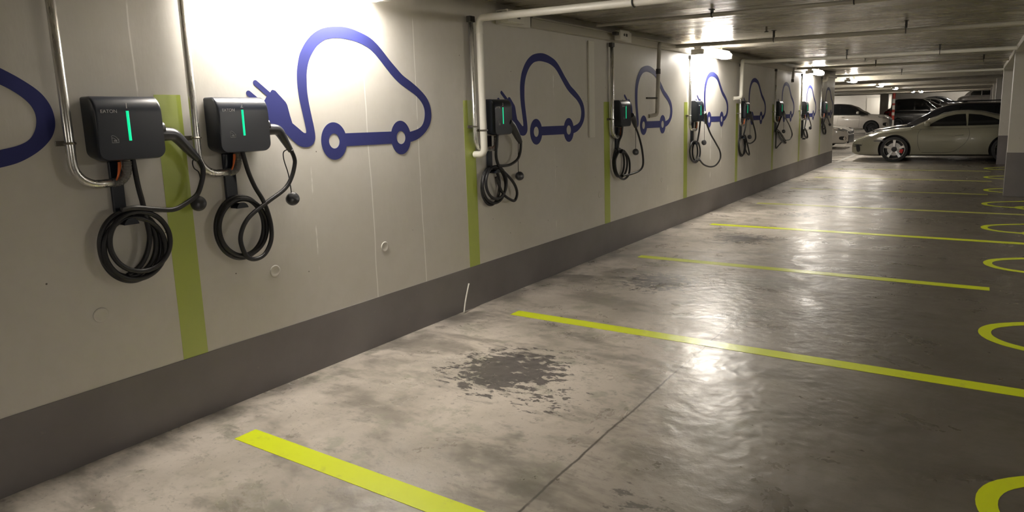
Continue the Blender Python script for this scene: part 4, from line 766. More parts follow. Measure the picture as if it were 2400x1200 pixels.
    Mq = Matrix.Translation(c) @ ax.to_track_quat('Z', 'Y').to_matrix().to_4x4()
    lathe(bm, [(.0001, -.022), (.028, -.02), (.037, -.012), (.037, .010), (.031, .017), (.0001, .019)], Mq, 24)
    obj('dust_cap', bm, M_GUN, te, True, 50)
    return r
chargers = [build_charger(i, d) for i, d in enumerate(CH)]

# ------------------------------------------------------------------ conduits
def clamp_bm(x, y, z, r):
    bm = nb()
    box(bm, .0015, .008, y - r - .02, y + r + .02, z - .011, z + .011, .002)
    tube(bm, [(x + (r + .002) * math.cos(a), y + (r + .002) * math.sin(a), z) for a in [PI / 10 * q - PI / 2 - .3 for q in range(14)]], .0055, 6)
    box(bm, .008, x, y - .004, y + .004, z - .008, z + .008)
    return bm
CONL = ['shiny steel conduit left of charger 1, bending under it', 'shiny steel conduit crossing beside the stripe, bending under charger 2', 'thin shiny steel conduit left of the white drain pipe by charger 3',
        'shiny steel conduit left of the fourth charger, below the small wall box', 'steel conduit left of the fifth charger, at the edge of the lit patch', 'steel conduit left of the sixth charger',
        'steel conduit left of the seventh charger', 'steel conduit left of the eighth charger', 'steel conduit left of the ninth charger near the wall end']
ctop = [CEIL - .005, CEIL - .005, 2.215, 2.19, 2.19, 2.19, 2.2, 2.19, 2.19]
cys = [1.397, 1.968, 4.235, 6.62, 8.96, 11.29, 13.57, 15.86, 18.10]
for i in range(9):
    y = cys[i]
    r = empty('conduit', (.046, y, 0)); tag(r, CONL[i], 'conduit', 'steel conduits feeding the chargers')
    cy_ = CH[i]['y']
    hy = (cy_ + .085 - y) if i < 2 else (cy_ + (.045 if i < 8 else .01) - y)
    zb = 1.257 if i < 2 else 1.25
    rr = .0185
    rad = min(.10, hy * .6)
    P = [(0, 0, ctop[i]), (0, 0, zb + rad + .02)]
    for q in range(0, 9):
        a = PI / 2 * q / 8
        P.append((0, rad - rad * math.cos(a), zb + rad - rad * math.sin(a)))
    P.append((0, hy, zb))
    bm = nb(); tube(bm, P, rr, 14)
    obj('pipe', bm, M_STEEL, r, True)
    ye = hy
    kf = 1 if i < 2 else .65
    F = smooth_path([(0, ye - .01, zb), (.004, ye + .02 * kf, zb + .004), (.018 if i == 0 else .002, ye + .043 * kf, zb + .035), (.022 if i == 0 else .002, ye + .050 * kf, 1.35)], 10)
    bm = nb(); tube(bm, F, [.0185 + .002 * (q % 2) for q in range(len(F))], 12)
    obj('flex_hose', bm, M_FLEX, r)
    bm = nb(); tube(bm, smooth_path([(.012, ye - .004, zb + .006), (.018, ye + .006, zb + .03), (.022, ye + .012 * kf, zb + .07), (.022, ye + .014 * kf, 1.348)]), .0042, 8)
    tube(bm, smooth_path([(.010, ye - .004, zb + .006), (.012, ye + .010 * kf, zb + .03), (.016, ye + .022 * kf, zb + .07), (.014, ye + .024 * kf, 1.348)]), .0042, 8)
    obj('wire', bm, M_ORANGE, r, True)
    zc = 1.44 if i != 2 else 1.43
    bm = clamp_bm(.046, 0, zc, rr)
    for v in bm.verts: v.co.x -= .046
    obj('clamp', bm, M_BRASS, r)
    if i >= 2:
        obj('top_fitting', bx(-.02, .02, -.03, .03, ctop[i] - .01, ctop[i] + .035, .004), M_DARKF, r)

# ------------------------------------------------------------------ pipes
def bend(P, rad, n=7):
    """round the corners of a polyline"""
    P = [Vector(q) for q in P]; out = [P[0]]
    for a, b, c in zip(P, P[1:], P[2:]):
        u = (a - b).normalized(); v = (c - b).normalized()
        for k in range(n + 1):
            t = k / n
            p0 = b + u * rad; p2 = b + v * rad
            out.append(p0 * (1 - t) ** 2 + b * (2 * t * (1 - t)) + p2 * t * t)
    out.append(P[-1]); return out
def hanger(x, y, z, r, zc):
    bm = nb()
    tube(bm, [(x, y + (r + .003) * math.cos(2 * PI * q / 14), z + (r + .003) * math.sin(2 * PI * q / 14)) for q in range(14)], .006, 6, closed=True)
    box(bm, x - .012, x + .012, y - .006, y + .006, z + r, zc)
    box(bm, x - .02, x + .02, y - .03, y + .03, zc - .006, zc)
    return bm
def pipe(pts, r, mat, label, hang=(), coll=(), collar=None, rad=.06, wallclamps=()):
    o = empty('drain_pipe' if mat is M_PVC else 'ceiling_pipe', pts[0]); tag(o, label, 'pipe', 'pipes along the wall and ceiling')
    base = Vector(pts[0])
    L = [Vector(q) - base for q in pts]
    bm = nb(); tube(bm, bend(L, rad) if len(L) > 2 else L, r, 16)
    obj('pipe_run', bm, mat, o, True, 60)
    for a in L[1:-1]:
        pass
    for (x, y, z) in hang:
        bm = hanger(x - base.x, y - base.y, z - base.z, r, ceil_z(x) - base.z - .001)
        obj('hanger', bm, M_DARKF, o)
    for (x, y, z, ax) in coll:
        bm = nb()
        if ax == 'x': tube(bm, [(x - base.x - .03, y - base.y, z - base.z), (x - base.x + .03, y - base.y, z - base.z)], r + .004, 16)
        else: tube(bm, [(x - base.x, y - base.y, z - base.z - .03), (x - base.x, y - base.y, z - base.z + .03)], r + .004, 16)
        obj('collar', bm, collar or mat, o, True, 60)
    for (x, y, z) in wallclamps:
        bm = nb()
        box(bm, .003 - base.x, x - base.x, y - base.y - .006, y - base.y + .006, z - base.z - .01, z - base.z + .01)
        tube(bm, [(x - base.x + (r + .002) * math.cos(2 * PI * q / 14), y - base.y + (r + .002) * math.sin(2 * PI * q / 14), z - base.z) for q in range(14)], .007, 6, closed=True)
        obj('clamp', bm, M_BRASS, o)
    return o
def sl(x, z0): return z0 - .013 * x
# first white drain pipe
pipe([(3.68, 4.27, 2.165), (.1, 4.27, 2.235), (.1, 4.27, 1.215), (.006, 4.27, 1.215)], .027, M_PVC, 'thick white drain pipe crossing the near ceiling, dropping in front of charger 3', hang=((1.36, 4.27, 2.21),), wallclamps=((.1, 4.27, 1.40),), coll=((.1, 4.27, 2.15, 'z'),), rad=.05)
pipe([(3.68, 6.17, 2.305), (.12, 6.17, 2.352), (.12, 6.17, 2.34)], .018, M_PIPEP, 'slim pale conduit along the ceiling, crossing at the small wall box by charger 4', hang=((1.25, 6.17, 2.337), (2.4, 6.17, 2.322)), rad=.004)
pipe([(3.68, 8.30, 2.245), (.075, 8.30, 2.295), (.075, 7.83, 2.295), (.06, 7.80, 1.47), (.006, 7.68, 1.455)], .024, M_PIPEP, 'wall-coloured ceiling pipe dropping across the decal right of charger 4, black band on it', hang=((1.27, 8.30, 2.28), (2.6, 8.30, 2.262)), coll=((.07, 7.81, 1.975, 'z'),), collar=M_DARKF, rad=.04)
pipe([(3.68, 11.95, 2.24), (.1, 11.95, 2.285), (.1, 11.17, 2.265), (.1, 11.13, 1.685), (.006, 11.06, 1.68)], .029, M_PVC, 'white drain pipe crossing the mid ceiling, dropping left of the sixth charger', hang=((1.5, 11.95, 2.266), (2.75, 11.95, 2.25)), rad=.05, coll=((2.75, 11.95, 2.2515, 'x'),))
pipe([(3.68, 15.1, 2.25), (.075, 15.1, 2.30), (.075, 14.9, 2.30), (.06, 14.88, 2.03)], .024, M_PIPEP, 'dark-shaded ceiling pipe dropping beside the seventh charger', hang=((1.55, 15.1, 2.28), (3.3, 15.1, 2.255)), coll=((.062, 14.885, 2.05, 'z'),), collar=M_DARKF, rad=.04)
pipe([(3.70, 19.6, 2.25), (.12, 19.6, 2.29), (.12, 18.35, 2.27), (.12, 18.3, 2.14), (.006, 18.22, 2.135)], .029, M_PVC, 'white drain pipe farthest along the charger wall with a short elbow', hang=((1.62, 19.6, 2.273),), rad=.04)
o = obj('cable_cover', bx(.0015, .022, 6.16, 6.275, 1.265, 2.215, .004), M_PVC); tag(o, 'flat white cable cover strip on the wall left of charger 4', 'cable cover')

def wall_box(y, z, w, h, label, xo=0):
    r = empty('outlet_box', (.002 + xo, y, z)); tag(r, label, 'outlet box', 'outlet boxes at the wall head')
    obj('box_body', bx(.062, .135, 0, w, 0, h, .008), M_PVC, r)
    obj('back_plate', bx(0 if not xo else .056, .062, .02, w + .2, -.004, h + .005, .004), M_PVC, r)
    bm = nb(); lathe(bm, [(.014, .135), (.014, .138)], at(0, w * .38, h * .5, MX), 16)
    box(bm, .135, .1375, w * .55, w * .72, h * .35, h * .65)
    obj('outlet_face', bm, M_DARKF, r)
    obj('cable_gland', bx(.07, .12, -.07, 0, h * .4, h * .75, .008), M_DARKF, r)
    return r
wall_box(4.60, 2.235, .24, .10, 'white outlet box at the wall head right of the first drain pipe')
wall_box(6.55, 2.245, .22, .095, 'white outlet box at the wall head above the fourth charger conduit', .046)
bm = nb(); tube(bm, [(.062, 7.79, 1.665), (.03, 7.56, 1.665)], .011, 10)
tag(obj('bracket_stub', bm, M_DARKF), 'short dark horizontal stub beside the wall-coloured pipe within the decal', 'bracket')
# sprinkler heads
for (x, y, l) in ((1.30, 7.85, 'small sprinkler head on the ceiling before the third ceiling pipe'), (1.45, 14.4, 'small sprinkler head on the ceiling before the fifth ceiling pipe')):
    r = empty('sprinkler_head', (x, y, ceil_z(x) if y < 20 else CEIL)); tag(r, l, 'sprinkler', 'ceiling sprinklers')
    bm = nb(); lathe(bm, [(.03, -.004), (.03, -.0005)], at(0, 0, 0), 16); lathe(bm, [(.010, -.05), (.010, -.004)], at(0, 0, 0), 12)
    obj('stem', bm, M_BRASS, r)
    bm = nb(); lathe(bm, [(.022, -.062), (.024, -.056), (.008, -.05)], at(0, 0, 0), 16)
    obj('deflector', bm, M_DARKF, r)
# white stick by the wall foot, pipe stub at the picture edge
bm = nb(); tube(bm, smooth_path([(.03, 4.02, .004), (.022, 4.055, .09), (.011, 4.12, .212)]), .0055, 8)
tag(obj('plastic_stick', bm, M_PVC, None, True), 'thin white plastic stick leaning on the grey wall base', 'stick')
bm = nb(); lathe(bm, [(.05, .06), (.05, .155), (.044, .16), (.044, .06)], at(.085, .872, 0), 20)
lathe(bm, [(.055, .0005), (.055, .06), (.045, .06)], at(.085, .872, 0), 20)
tag(obj('pipe_stub', bm, M_PVC, None, True, 40), 'short white pipe stub on the floor at the left picture edge', 'pipe stub')
# red and white pole
r = empty('marker_pole', (-3.35, 60.9, .345)); tag(r, 'red and white vertical pole from floor to ceiling behind the white SUV', 'pole')
zz = [0, .6, 1.1, 1.5, 1.75, 2.0]
bm = nb(); tube(bm, [(0, 0, 0), (0, 0, 2.4)], .085, 16)
obj('pole_shaft', bm, plain('white_pole_paint', (.75, .7, .65), .35), r, True, 60)
for z0, z1 in ((.55, .85), (1.05, 1.22), (1.5, 1.62), (1.9, 2.38)):
    bm = nb(); tube(bm, [(0, 0, z0), (0, 0, z1)], .087, 16)
    obj('red_band', bm, plain('red_pole_paint', (.5, .05, .03), .4), r, True, 60)
r.location = (-1.38, 50.6, 0)

# ------------------------------------------------------------------ cars
def lerp_tab(T, x):
    if x <= T[0][0]: return T[0][1]
    for (a, b), (c, d) in zip(T, T[1:]):
        if x <= c:
            t = (x - a) / (c - a); t = t * t * (3 - 2 * t) * .5 + t * .5
            return b + (d - b) * t
    return T[-1][1]

def make_car(name, label, spec, paint, group=None):
    L, hwm = spec['L'], spec['W'] / 2
    top, bot, wid, roof = spec['top'], spec['bot'], spec['wid'], spec['roof']
    r = empty(name); tag(r, label, 'car', group)
    N = 56
    def section(x):
        zt, zb, hw = lerp_tab(top, x), lerp_tab(bot, x), hwm * lerp_tab(wid, x)
        h = zt - zb
        return [(0, zb), (hw * .80, zb), (hw * .93, zb + h * .06), (hw * .985, zb + h * .28), (hw, zb + h * .52), (hw * .985, zb + h * .74), (hw * .955, zb + h * .88), (hw * .88, zb + h * .965), (hw * .72, zt), (hw * .4, zt + .012), (0, zt + .018)]
    bm = nb(); rings = []
    for i in range(N + 1):
        s = i / N
        x = L * (s - .055 * math.sin(2 * PI * s))
        half = section(x)
        full = [(y, z) for y, z in half] + [(-y, z) for y, z in half[-2:0:-1]]
        rings.append([bm.verts.new((x, y, z)) for y, z in full])
    K = len(rings[0])
    for a, c in zip(rings, rings[1:]):
        for q in range(K): bm.faces.new((a[q], a[(q + 1) % K], c[(q + 1) % K], c[q]))
    bm.faces.new(rings[0][::-1]); bm.faces.new(rings[-1])
    bmesh.ops.recalc_face_normals(bm, faces=bm.faces[:])
    me = bpy.data.meshes.new('tmp'); bm.to_mesh(me); bm.free()
    me.materials.append(paint); me.materials.append(M_TRIMB)
    tmp = bpy.data.objects.new('tmp', me); COL.objects.link(tmp)
    cb = nb(); wr, ax = spec['wr'], spec['axles']
    for a in ax:
        for s in (-1, 1):
            lathe(cb, [(wr + .055, 0), (wr + .055, .5)], at(a, s * (hwm - .30) if s > 0 else -(hwm + .2), wr - .005, Matrix(((1, 0, 0, 0), (0, 0, 1, 0), (0, 1, 0, 0), (0, 0, 0, 1)))), 40)
    bmesh.ops.recalc_face_normals(cb, faces=cb.faces[:])
    cme = bpy.data.meshes.new('cut'); cb.to_mesh(cme); cb.free()
    cme.materials.append(M_TRIMB)
    co = bpy.data.objects.new('cut', cme); COL.objects.link(co)
    md = tmp.modifiers.new('b', 'BOOLEAN'); md.operation = 'DIFFERENCE'; md.object = co; md.solver = 'EXACT'
    try: md.material_mode = 'TRANSFER'
    except Exception: pass
    dg = bpy.context.evaluated_depsgraph_get()
    fm = bpy.data.meshes.new_from_object(tmp.evaluated_get(dg), preserve_all_data_layers=True, depsgraph=dg)
    fm.name = 'body'
    fm.polygons.foreach_set('use_smooth', [True] * len(fm.polygons))
    fm.set_sharp_from_angle(angle=math.radians(38))
    body = bpy.data.objects.new('body', fm); link(body, r)
    bpy.data.objects.remove(tmp); bpy.data.objects.remove(co)
    # cabin
    tb = spec.get('tumble', .30)
    xa, xb = roof[0][0], roof[-1][0]
    def belt(x): return lerp_tab(top, x) - .03
    def cw(x): return hwm * lerp_tab(wid, x) * spec.get('cabw', .90)
    def cab_half(x, grow=0.0):
        zr = lerp_tab(roof, x); zb = belt(x); w = cw(x) + grow
        h = max(zr - zb, .02)
        wr_ = w - tb * h
        return [(w, zb), (w - tb * h * .30, zb + h * .33), (w - tb * h * .62, zb + h * .66), (wr_ + .0, zb + h * .86), (wr_ - .05 * min(1, h / .3), zb + h * .955 + grow), (wr_ * .72, zr + grow), (wr_ * .36, zr + .012 + grow), (0, zr + .016 + grow)]
    bm = nb(); rings = []; n = 36
    for i in range(n + 1):
        x = xa + (xb - xa) * i / n
        h = cab_half(x)
        rings.append([bm.verts.new((x, y, z)) for y, z in h + [(-y, z) for y, z in h[-2::-1]]])
    K = len(rings[0])
    for a, c in zip(rings, rings[1:]):
        for q in range(K - 1): bm.faces.new((a[q], a[q + 1], c[q + 1], c[q]))
    bm.faces.new(rings[0][::-1]); bm.faces.new(rings[-1])
    obj('roof', bm, spec.get('roofmat', paint), r, True, 50)
    # side glass: polygons in side view laid on the cabin side
    def side_y(x, z):
        zb = belt(x); return cw(x) - tb * max(z - zb, 0) + .014
    for poly in spec['glass']:
        for s in (-1, 1):
            bm = nb()
            xs0, xs1 = min(p[0] for p in poly), max(p[0] for p in poly)
            cols = []
            for q in range(25):
                x = xs0 + (xs1 - xs0) * (.002 + .996 * q / 24)
                zs = []
                for (ax_, az), (bx_, bz) in zip(poly, poly[1:] + poly[:1]):
                    if (ax_ - x) * (bx_ - x) <= 0 and abs(bx_ - ax_) > 1e-9:
                        zs.append(az + (bz - az) * (x - ax_) / (bx_ - ax_))
                if len(zs) >= 2:
                    z0_, z1_ = min(zs), max(zs)
                    cols.append([(x, s * side_y(x, z0_ + (z1_ - z0_) * e / 4), z0_ + (z1_ - z0_) * e / 4) for e in range(5)])
            hi = [[bm.verts.new(p) for p in c] for c in cols]
            lo = [[bm.verts.new((p[0], p[1] - s * .014, p[2])) for p in c] for c in cols]
            for q in range(len(cols) - 1):
                for e in range(4):
                    bm.faces.new((hi[q][e], hi[q + 1][e], hi[q + 1][e + 1], hi[q][e + 1]))
                bm.faces.new((lo[q][0], lo[q + 1][0], hi[q + 1][0], hi[q][0])); bm.faces.new((lo[q][4], lo[q + 1][4], hi[q + 1][4], hi[q][4]))
            obj('side_window', bm, M_GLASS, r)
    for (x0, x1, nm) in spec['screens']:
        bm = nb(); rings = []
        for i in range(13):
            x = x0 + (x1 - x0) * i / 12
            h = cab_half(x, .006)[4:]
            h = [(y * .93, z) for y, z in h]
            rings.append([bm.verts.new((x, y, z)) for y, z in h + [(-y, z) for y, z in h[-2::-1]]])
        K = len(rings[0])
        for a, c in zip(rings, rings[1:]):
            for q in range(K - 1): bm.faces.new((a[q], a[q + 1], c[q + 1], c[q]))
        obj(nm, bm, M_GLASS, r, True)
    # wheels
    for a in ax:
        for s in (-1, 1):
            yo = s * (hwm - .015)
            MW = Matrix.Translation((a, yo, wr)) @ Matrix(((1, 0, 0, 0), (0, 0, s, 0), (0, 1, 0, 0), (0, 0, 0, 1)))
            rr = spec['rim']
            bm = nb(); lathe(bm, [(rr, -.22), (wr * .97, -.21), (wr, -.18), (wr, -.03), (wr * .975, -.008), (rr + .01, 0), (rr, -.012)], MW, 48, close=False)
            w = obj('wheel', bm, M_TYRE, r, True, 40)
            rim = spec.get('rimmat', M_RIM)
            bm = nb()
            lathe(bm, [(rr + .004, -.008), (rr - .004, -.002), (rr - .018, -.012)], MW, 48, close=False)
            for q in range(5):
                ang = 2 * PI * q / 5 + PI / 2
                c, sn = math.cos(ang), math.sin(ang)
                pts = [(.05, -.014), (.05, .014), (rr - .016, .036), (rr - .016, -.036)] if spec.get('sport') else [(.05, -.02), (.05, .02), (rr - .02, .032), (rr - .02, -.032)]
                lo, hi = [], []
                for (u, v_) in pts:
                    X, Y = u * c - v_ * sn, u * sn + v_ * c
                    dep = -.035 if u < .1 else -.012
                    hi.append(bm.verts.new(MW @ Vector((X, Y, dep)))); lo.append(bm.verts.new(MW @ Vector((X, Y, dep - .03))))
                bm.faces.new(hi)
                for e in range(4): bm.faces.new((lo[e], lo[(e + 1) % 4], hi[(e + 1) % 4], hi[e]))
            obj('rim', bm, rim, w)
            bm = nb(); lathe(bm, [(rr - .017, -.012), (rr - .03, -.16), (.0001, -.165)], MW, 48, close=False)
            obj('rim_barrel', bm, M_RIMD, w)
            bm = nb(); lathe(bm, [(.07, -.05), (.066, -.02), (.03, -.016), (.0001, -.016)], MW, 20)
            obj('hub', bm, M_RIMD, w)
            bm = nb(); lathe(bm, [(rr - .09, -.10), (rr - .09, -.08), (.0001, -.08)], MW, 32)
            obj('brake_disc', bm, M_DISC if spec.get('sport') else M_RIMD, w)
            if spec.get('sport'):
                bm = nb()
                pts = []
                for q in range(7):
                    aa = -.45 + .09 * q * 1.0 - .1
                    pts.append((math.cos(aa), math.sin(aa)))
                hi = [bm.verts.new(MW @ Vector((c * (rr - .045), sn * (rr - .045), -.055))) for c, sn in pts] + [bm.verts.new(MW @ Vector((c * (rr - .13), sn * (rr - .13), -.055))) for c, sn in pts[::-1]]
                lo = [bm.verts.new(MW @ Vector((c * (rr - .045), sn * (rr - .045), -.105))) for c, sn in pts] + [bm.verts.new(MW @ Vector((c * (rr - .13), sn * (rr - .13), -.105))) for c, sn in pts[::-1]]
                bm.faces.new(hi); bm.faces.new(lo)
                for e in range(len(hi)): bm.faces.new((lo[e], lo[(e + 1) % len(hi)], hi[(e + 1) % len(hi)], hi[e]))
                obj('brake_caliper', bm, M_RED, w)
    # head and tail lamps follow the body skin
    def on_skin(x, f):
        zt, zb, hw = lerp_tab(top, x), lerp_tab(bot, x), hwm * lerp_tab(wid, x)
        return zb + (zt - zb) * f, hw
    def skin_y(x, z):
        half = section(x)
        best = half[4][0]
        for (y0, z0), (y1, z1) in zip(half[1:], half[2:]):
            if min(z0, z1) <= z <= max(z0, z1) and abs(z1 - z0) > 1e-6:
                best = y0 + (y1 - y0) * (z - z0) / (z1 - z0)
        return best
    def patch(nm, poly, mat, off=.006, sides=(-1, 1)):
        for s in sides:
            bm = nb()
            P = [(v.x, v.z) for v in smooth_path([(a, 0, b) for a, b in poly], 3, True)]
            cx = sum(p[0] for p in P) / len(P); cz = sum(p[1] for p in P) / len(P)
            hi = [bm.verts.new((x, s * (skin_y(x, z) + off), z)) for x, z in P]
            lo = [bm.verts.new((x, s * (skin_y(x, z) - .03), z)) for x, z in P]
            c = bm.verts.new((cx, s * (skin_y(cx, cz) + off), cz))
            for q in range(len(P)):
                j = (q + 1) % len(P)
                bm.faces.new((hi[q], hi[j], c)); bm.faces.new((lo[q], lo[j], hi[j], hi[q]))
            obj(nm, bm, mat, r, True, 40)
    for p in spec.get('head', []): patch('headlight', p, M_HEAD)
    for p in spec.get('tail', []): patch('tail_light', p, M_REDLENS)
    for p in spec.get('dark', []): patch('air_intake', p, M_TRIMB)
    for seam in spec.get('seams', []):
        for s in (-1, 1):
            bm = nb(); tube(bm, [(v.x, s * (skin_y(v.x, v.z) + .0005), v.z) for v in smooth_path([(a, 0, b) for a, b in seam], 6)], .0035, 6)
            obj('door_seam', bm, M_TRIMB, r)
    for (x, z) in spec.get('handles', []):
        for s in (-1, 1):
            y = skin_y(x, z)
            bm = nb(); tube(bm, smooth_path([(x - .09, s * (y + .002), z), (x - .06, s * (y + .022), z + .004), (x + .05, s * (y + .024), z + .006), (x + .09, s * (y + .002), z + .006)]), .010, 8)
            obj('door_handle', bm, paint, r, True)
    for (x, z) in spec.get('mirrors', []):
        for s in (-1, 1):
            y = cw(x) + .02
            bm = nb()
            lathe(bm, [(.0001, 0), (.05, .01), (.072, .05), (.074, .11), (.062, .135), (.0001, .14)], Matrix.Translation((x + .07, s * (y + .09), z)) @ Matrix(((0, 0, -1, 0), (1.35, 0, 0, 0), (0, 1, 0, 0), (0, 0, 0, 1))), 20)
            mo = obj('mirror', bm, paint, r, True, 60)
            bm = nb(); tube(bm, [(x, s * (y - .02), z - .03), (x, s * (y + .05), z - .01)], .018, 8)
            obj('mirror_arm', bm, M_TRIMB, mo, True)
    # front grille / bumper opening
    for (z0, z1, w0, x0) in spec.get('grille', []):
        bm = nb(); box(bm, x0, x0 + .06, -w0, w0, z0, z1, .015)
        obj('grille', bm, M_TRIMB, r)
    if spec.get('rack'):
        for s in (-1, 1):
            xx = [roof[1][0] + .5, roof[-2][0] - .1]
            zr = lerp_tab(roof, sum(xx) / 2)
            bm = nb(); tube(bm, smooth_path([(xx[0], s * .55, zr + .0), (xx[0] + .12, s * .55, zr + .055), (xx[1] - .12, s * .55, zr + .055), (xx[1], s * .55, zr + .0)]), .016, 8)
            obj('roof_rail', bm, M_TRIMB, r, True)
    return r

SPORT = dict(L=4.5, W=1.80, wr=.335, rim=.262, axles=(1.06, 3.55), sport=True, tumble=.42, cabw=.90,
    top=[(0, .50), (.04, .56), (.16, .63), (.45, .74), (.75, .82), (1.05, .86), (1.40, .885), (1.7, .90), (2.6, .905), (3.2, .93), (3.6, .92), (4.0, .86), (4.3, .78), (4.46, .66), (4.5, .60)],
    bot=[(0, .22), (.1, .17), (.5, .15), (.8, .15), (3.9, .17), (4.3, .25), (4.5, .34)],
    wid=[(0, .70), (.08, .80), (.25, .89), (.6, .965), (1.05, .985), (1.6, .95), (2.4, .95), (3.0, .985), (3.6, 1.0), (4.1, .96), (4.35, .87), (4.5, .76)],
    roof=[(1.42, .90), (1.62, 1.00), (1.9, 1.145), (2.15, 1.255), (2.4, 1.305), (2.65, 1.315), (2.95, 1.29), (3.3, 1.205), (3.7, 1.06), (4.02, .93), (4.2, .855)],
    glass=[[(1.80, .93), (1.90, 1.01), (2.05, 1.10), (2.22, 1.175), (2.42, 1.222), (2.65, 1.232), (2.66, .935)], [(2.69, .937), (2.69, 1.230), (2.95, 1.203), (3.2, 1.13), (3.40, 1.045), (3.47, 1.0), (3.40, .958), (3.1, .945)]],
    screens=[(1.47, 2.20, 'windscreen'), (3.15, 3.95, 'rear_window')],
    head=[[(.30, .60), (.44, .66), (.62, .75), (.68, .79), (.56, .765), (.40, .69)]], tail=[[(4.25, .66), (4.42, .62), (4.42, .68), (4.25, .73)]],
    dark=[[(.05, .40), (.24, .43), (.24, .46), (.05, .46)], [(.14, .27), (.22, .28), (.21, .42), (.12, .42)], [(.58, .545), (.80, .55), (.80, .575), (.58, .57)]],
    seams=[[(1.66, .30), (1.60, .5), (1.60, .75), (1.66, .86)], [(2.70, .90), (2.74, .72), (2.66, .50), (2.42, .29), (2.2, .25), (1.70, .25)], [(.26, .42), (.30, .58)]],
    handles=[(2.52, .70)], mirrors=[(1.80, .99)], grille=[(.28, .40, .45, -.012)])
SUV = dict(L=4.3, W=1.80, wr=.345, rim=.23, axles=(.86, 3.45), rimmat=M_RIMD, tumble=.25, cabw=.93,
    top=[(0, .72), (.05, .84), (.3, .98), (.9, 1.04), (1.3, 1.06), (3.6, 1.10), (4.1, 1.08), (4.3, .98)],
    bot=[(0, .32), (.15, .24), (4.0, .25), (4.3, .4)],
    wid=[(0, .78), (.1, .90), (.35, .97), (.9, 1.0), (3.6, 1.0), (4.1, .96), (4.3, .88)],
    roof=[(1.05, 1.06), (1.35, 1.22), (1.75, 1.48), (2.1, 1.60), (2.6, 1.645), (3.4, 1.63), (3.9, 1.56), (4.12, 1.30), (4.2, 1.09)],
    glass=[[(1.45, 1.11), (1.62, 1.23), (1.85, 1.42), (2.05, 1.51), (2.45, 1.54), (2.45, 1.11)], [(2.50, 1.11), (2.50, 1.54), (3.3, 1.53), (3.3, 1.12)], [(3.36, 1.12), (3.36, 1.53), (3.75, 1.48), (3.85, 1.2)]],
    screens=[(1.12, 2.0, 'windscreen'), (3.92, 4.16, 'rear_window')], roofmat=C_BLACK,
    head=[[(.04, .78), (.2, .80), (.5, .88), (.52, .93), (.25, .90), (.06, .86)]], tail=[[(4.0, .85), (4.2, .85), (4.2, 1.0), (4.0, 1.02)]],
    dark=[[(.08, .42), (.28, .44), (.28, .58), (.08, .58)], [(1.22, .965), (1.42, .97), (1.42, .99), (1.22, .985)]],
    seams=[[(1.5, .36), (1.45, .7), (1.5, 1.02)], [(2.5, 1.05), (2.5, .36), (1.5, .34)], [(3.3, 1.05), (3.25, .7), (3.0, .36)]],
    handles=[(2.3, .93), (3.15, .94)], mirrors=[(1.55, 1.15)], grille=[(.5, .78, .6, -.012)])
VAN = dict(L=3.3, W=1.65, wr=.30, rim=.19, axles=(.62, 2.7), rimmat=M_RIMD, tumble=.14, cabw=.95,
    top=[(0, .75), (.06, .95), (.3, 1.08), (.7, 1.12), (3.1, 1.12), (3.3, 1.05)], bot=[(0, .3), (.15, .22), (3.1, .24), (3.3, .35)],
    wid=[(0, .82), (.12, .93), (.4, 1.0), (3.0, 1.0), (3.3, .93)],
    roof=[(.45, 1.10), (.75, 1.40), (1.1, 1.72), (1.4, 1.86), (2.0, 1.90), (2.8, 1.88), (3.1, 1.75), (3.22, 1.2)],
    glass=[[(.85, 1.15), (1.1, 1.45), (1.35, 1.70), (1.75, 1.72), (1.75, 1.15)], [(1.82, 1.15), (1.82, 1.72), (2.8, 1.70), (2.85, 1.16)]],
    screens=[(.52, 1.3, 'windscreen'), (3.1, 3.2, 'rear_window')],
    head=[[(.05, .78), (.28, .82), (.32, .96), (.1, .92)]], tail=[[(3.1, .8), (3.26, .8), (3.26, 1.1), (3.1, 1.1)]], seams=[[(.8, .32), (.78, .7), (.84, 1.08)], [(1.78, 1.08), (1.78, .32), (.8, .3)]],
    handles=[(1.62, .95)], mirrors=[(.95, 1.2)], grille=[(.45, .7, .5, -.012)])
SEDAN = dict(L=4.3, W=1.76, wr=.315, rim=.215, axles=(.88, 3.45), rimmat=M_RIM, tumble=.34, cabw=.91,
    top=[(0, .55), (.05, .66), (.3, .78), (.9, .88), (1.3, .93), (3.3, .97), (3.9, .98), (4.2, .92), (4.3, .8)],
    bot=[(0, .26), (.15, .18), (4.0, .2), (4.3, .35)], wid=[(0, .75), (.1, .88), (.4, .97), (.9, 1.0), (3.5, 1.0), (4.05, .95), (4.3, .84)],
    roof=[(1.15, .94), (1.5, 1.12), (1.9, 1.33), (2.2, 1.42), (2.6, 1.45), (3.1, 1.42), (3.6, 1.28), (4.0, 1.02), (4.1, .97)],
    glass=[[(1.65, .98), (1.85, 1.13), (2.1, 1.29), (2.45, 1.36), (2.45, .98)], [(2.50, .98), (2.50, 1.36), (3.05, 1.33), (3.4, 1.2), (3.5, 1.02)]],
    screens=[(1.2, 2.05, 'windscreen'), (3.4, 3.98, 'rear_window')],
    head=[[(.04, .62), (.2, .64), (.52, .72), (.55, .78), (.3, .75), (.06, .69)]], tail=[[(4.0, .75), (4.22, .74), (4.22, .86), (4.0, .88)]],
    dark=[[(.08, .32), (.26, .34), (.26, .44), (.08, .44)]],
    seams=[[(1.55, .3), (1.5, .6), (1.58, .9)], [(2.48, .93), (2.48, .3), (1.55, .28)]], handles=[(2.3, .82), (3.2, .84)], mirrors=[(1.75, 1.02)], grille=[(.36, .56, .5, -.012)])
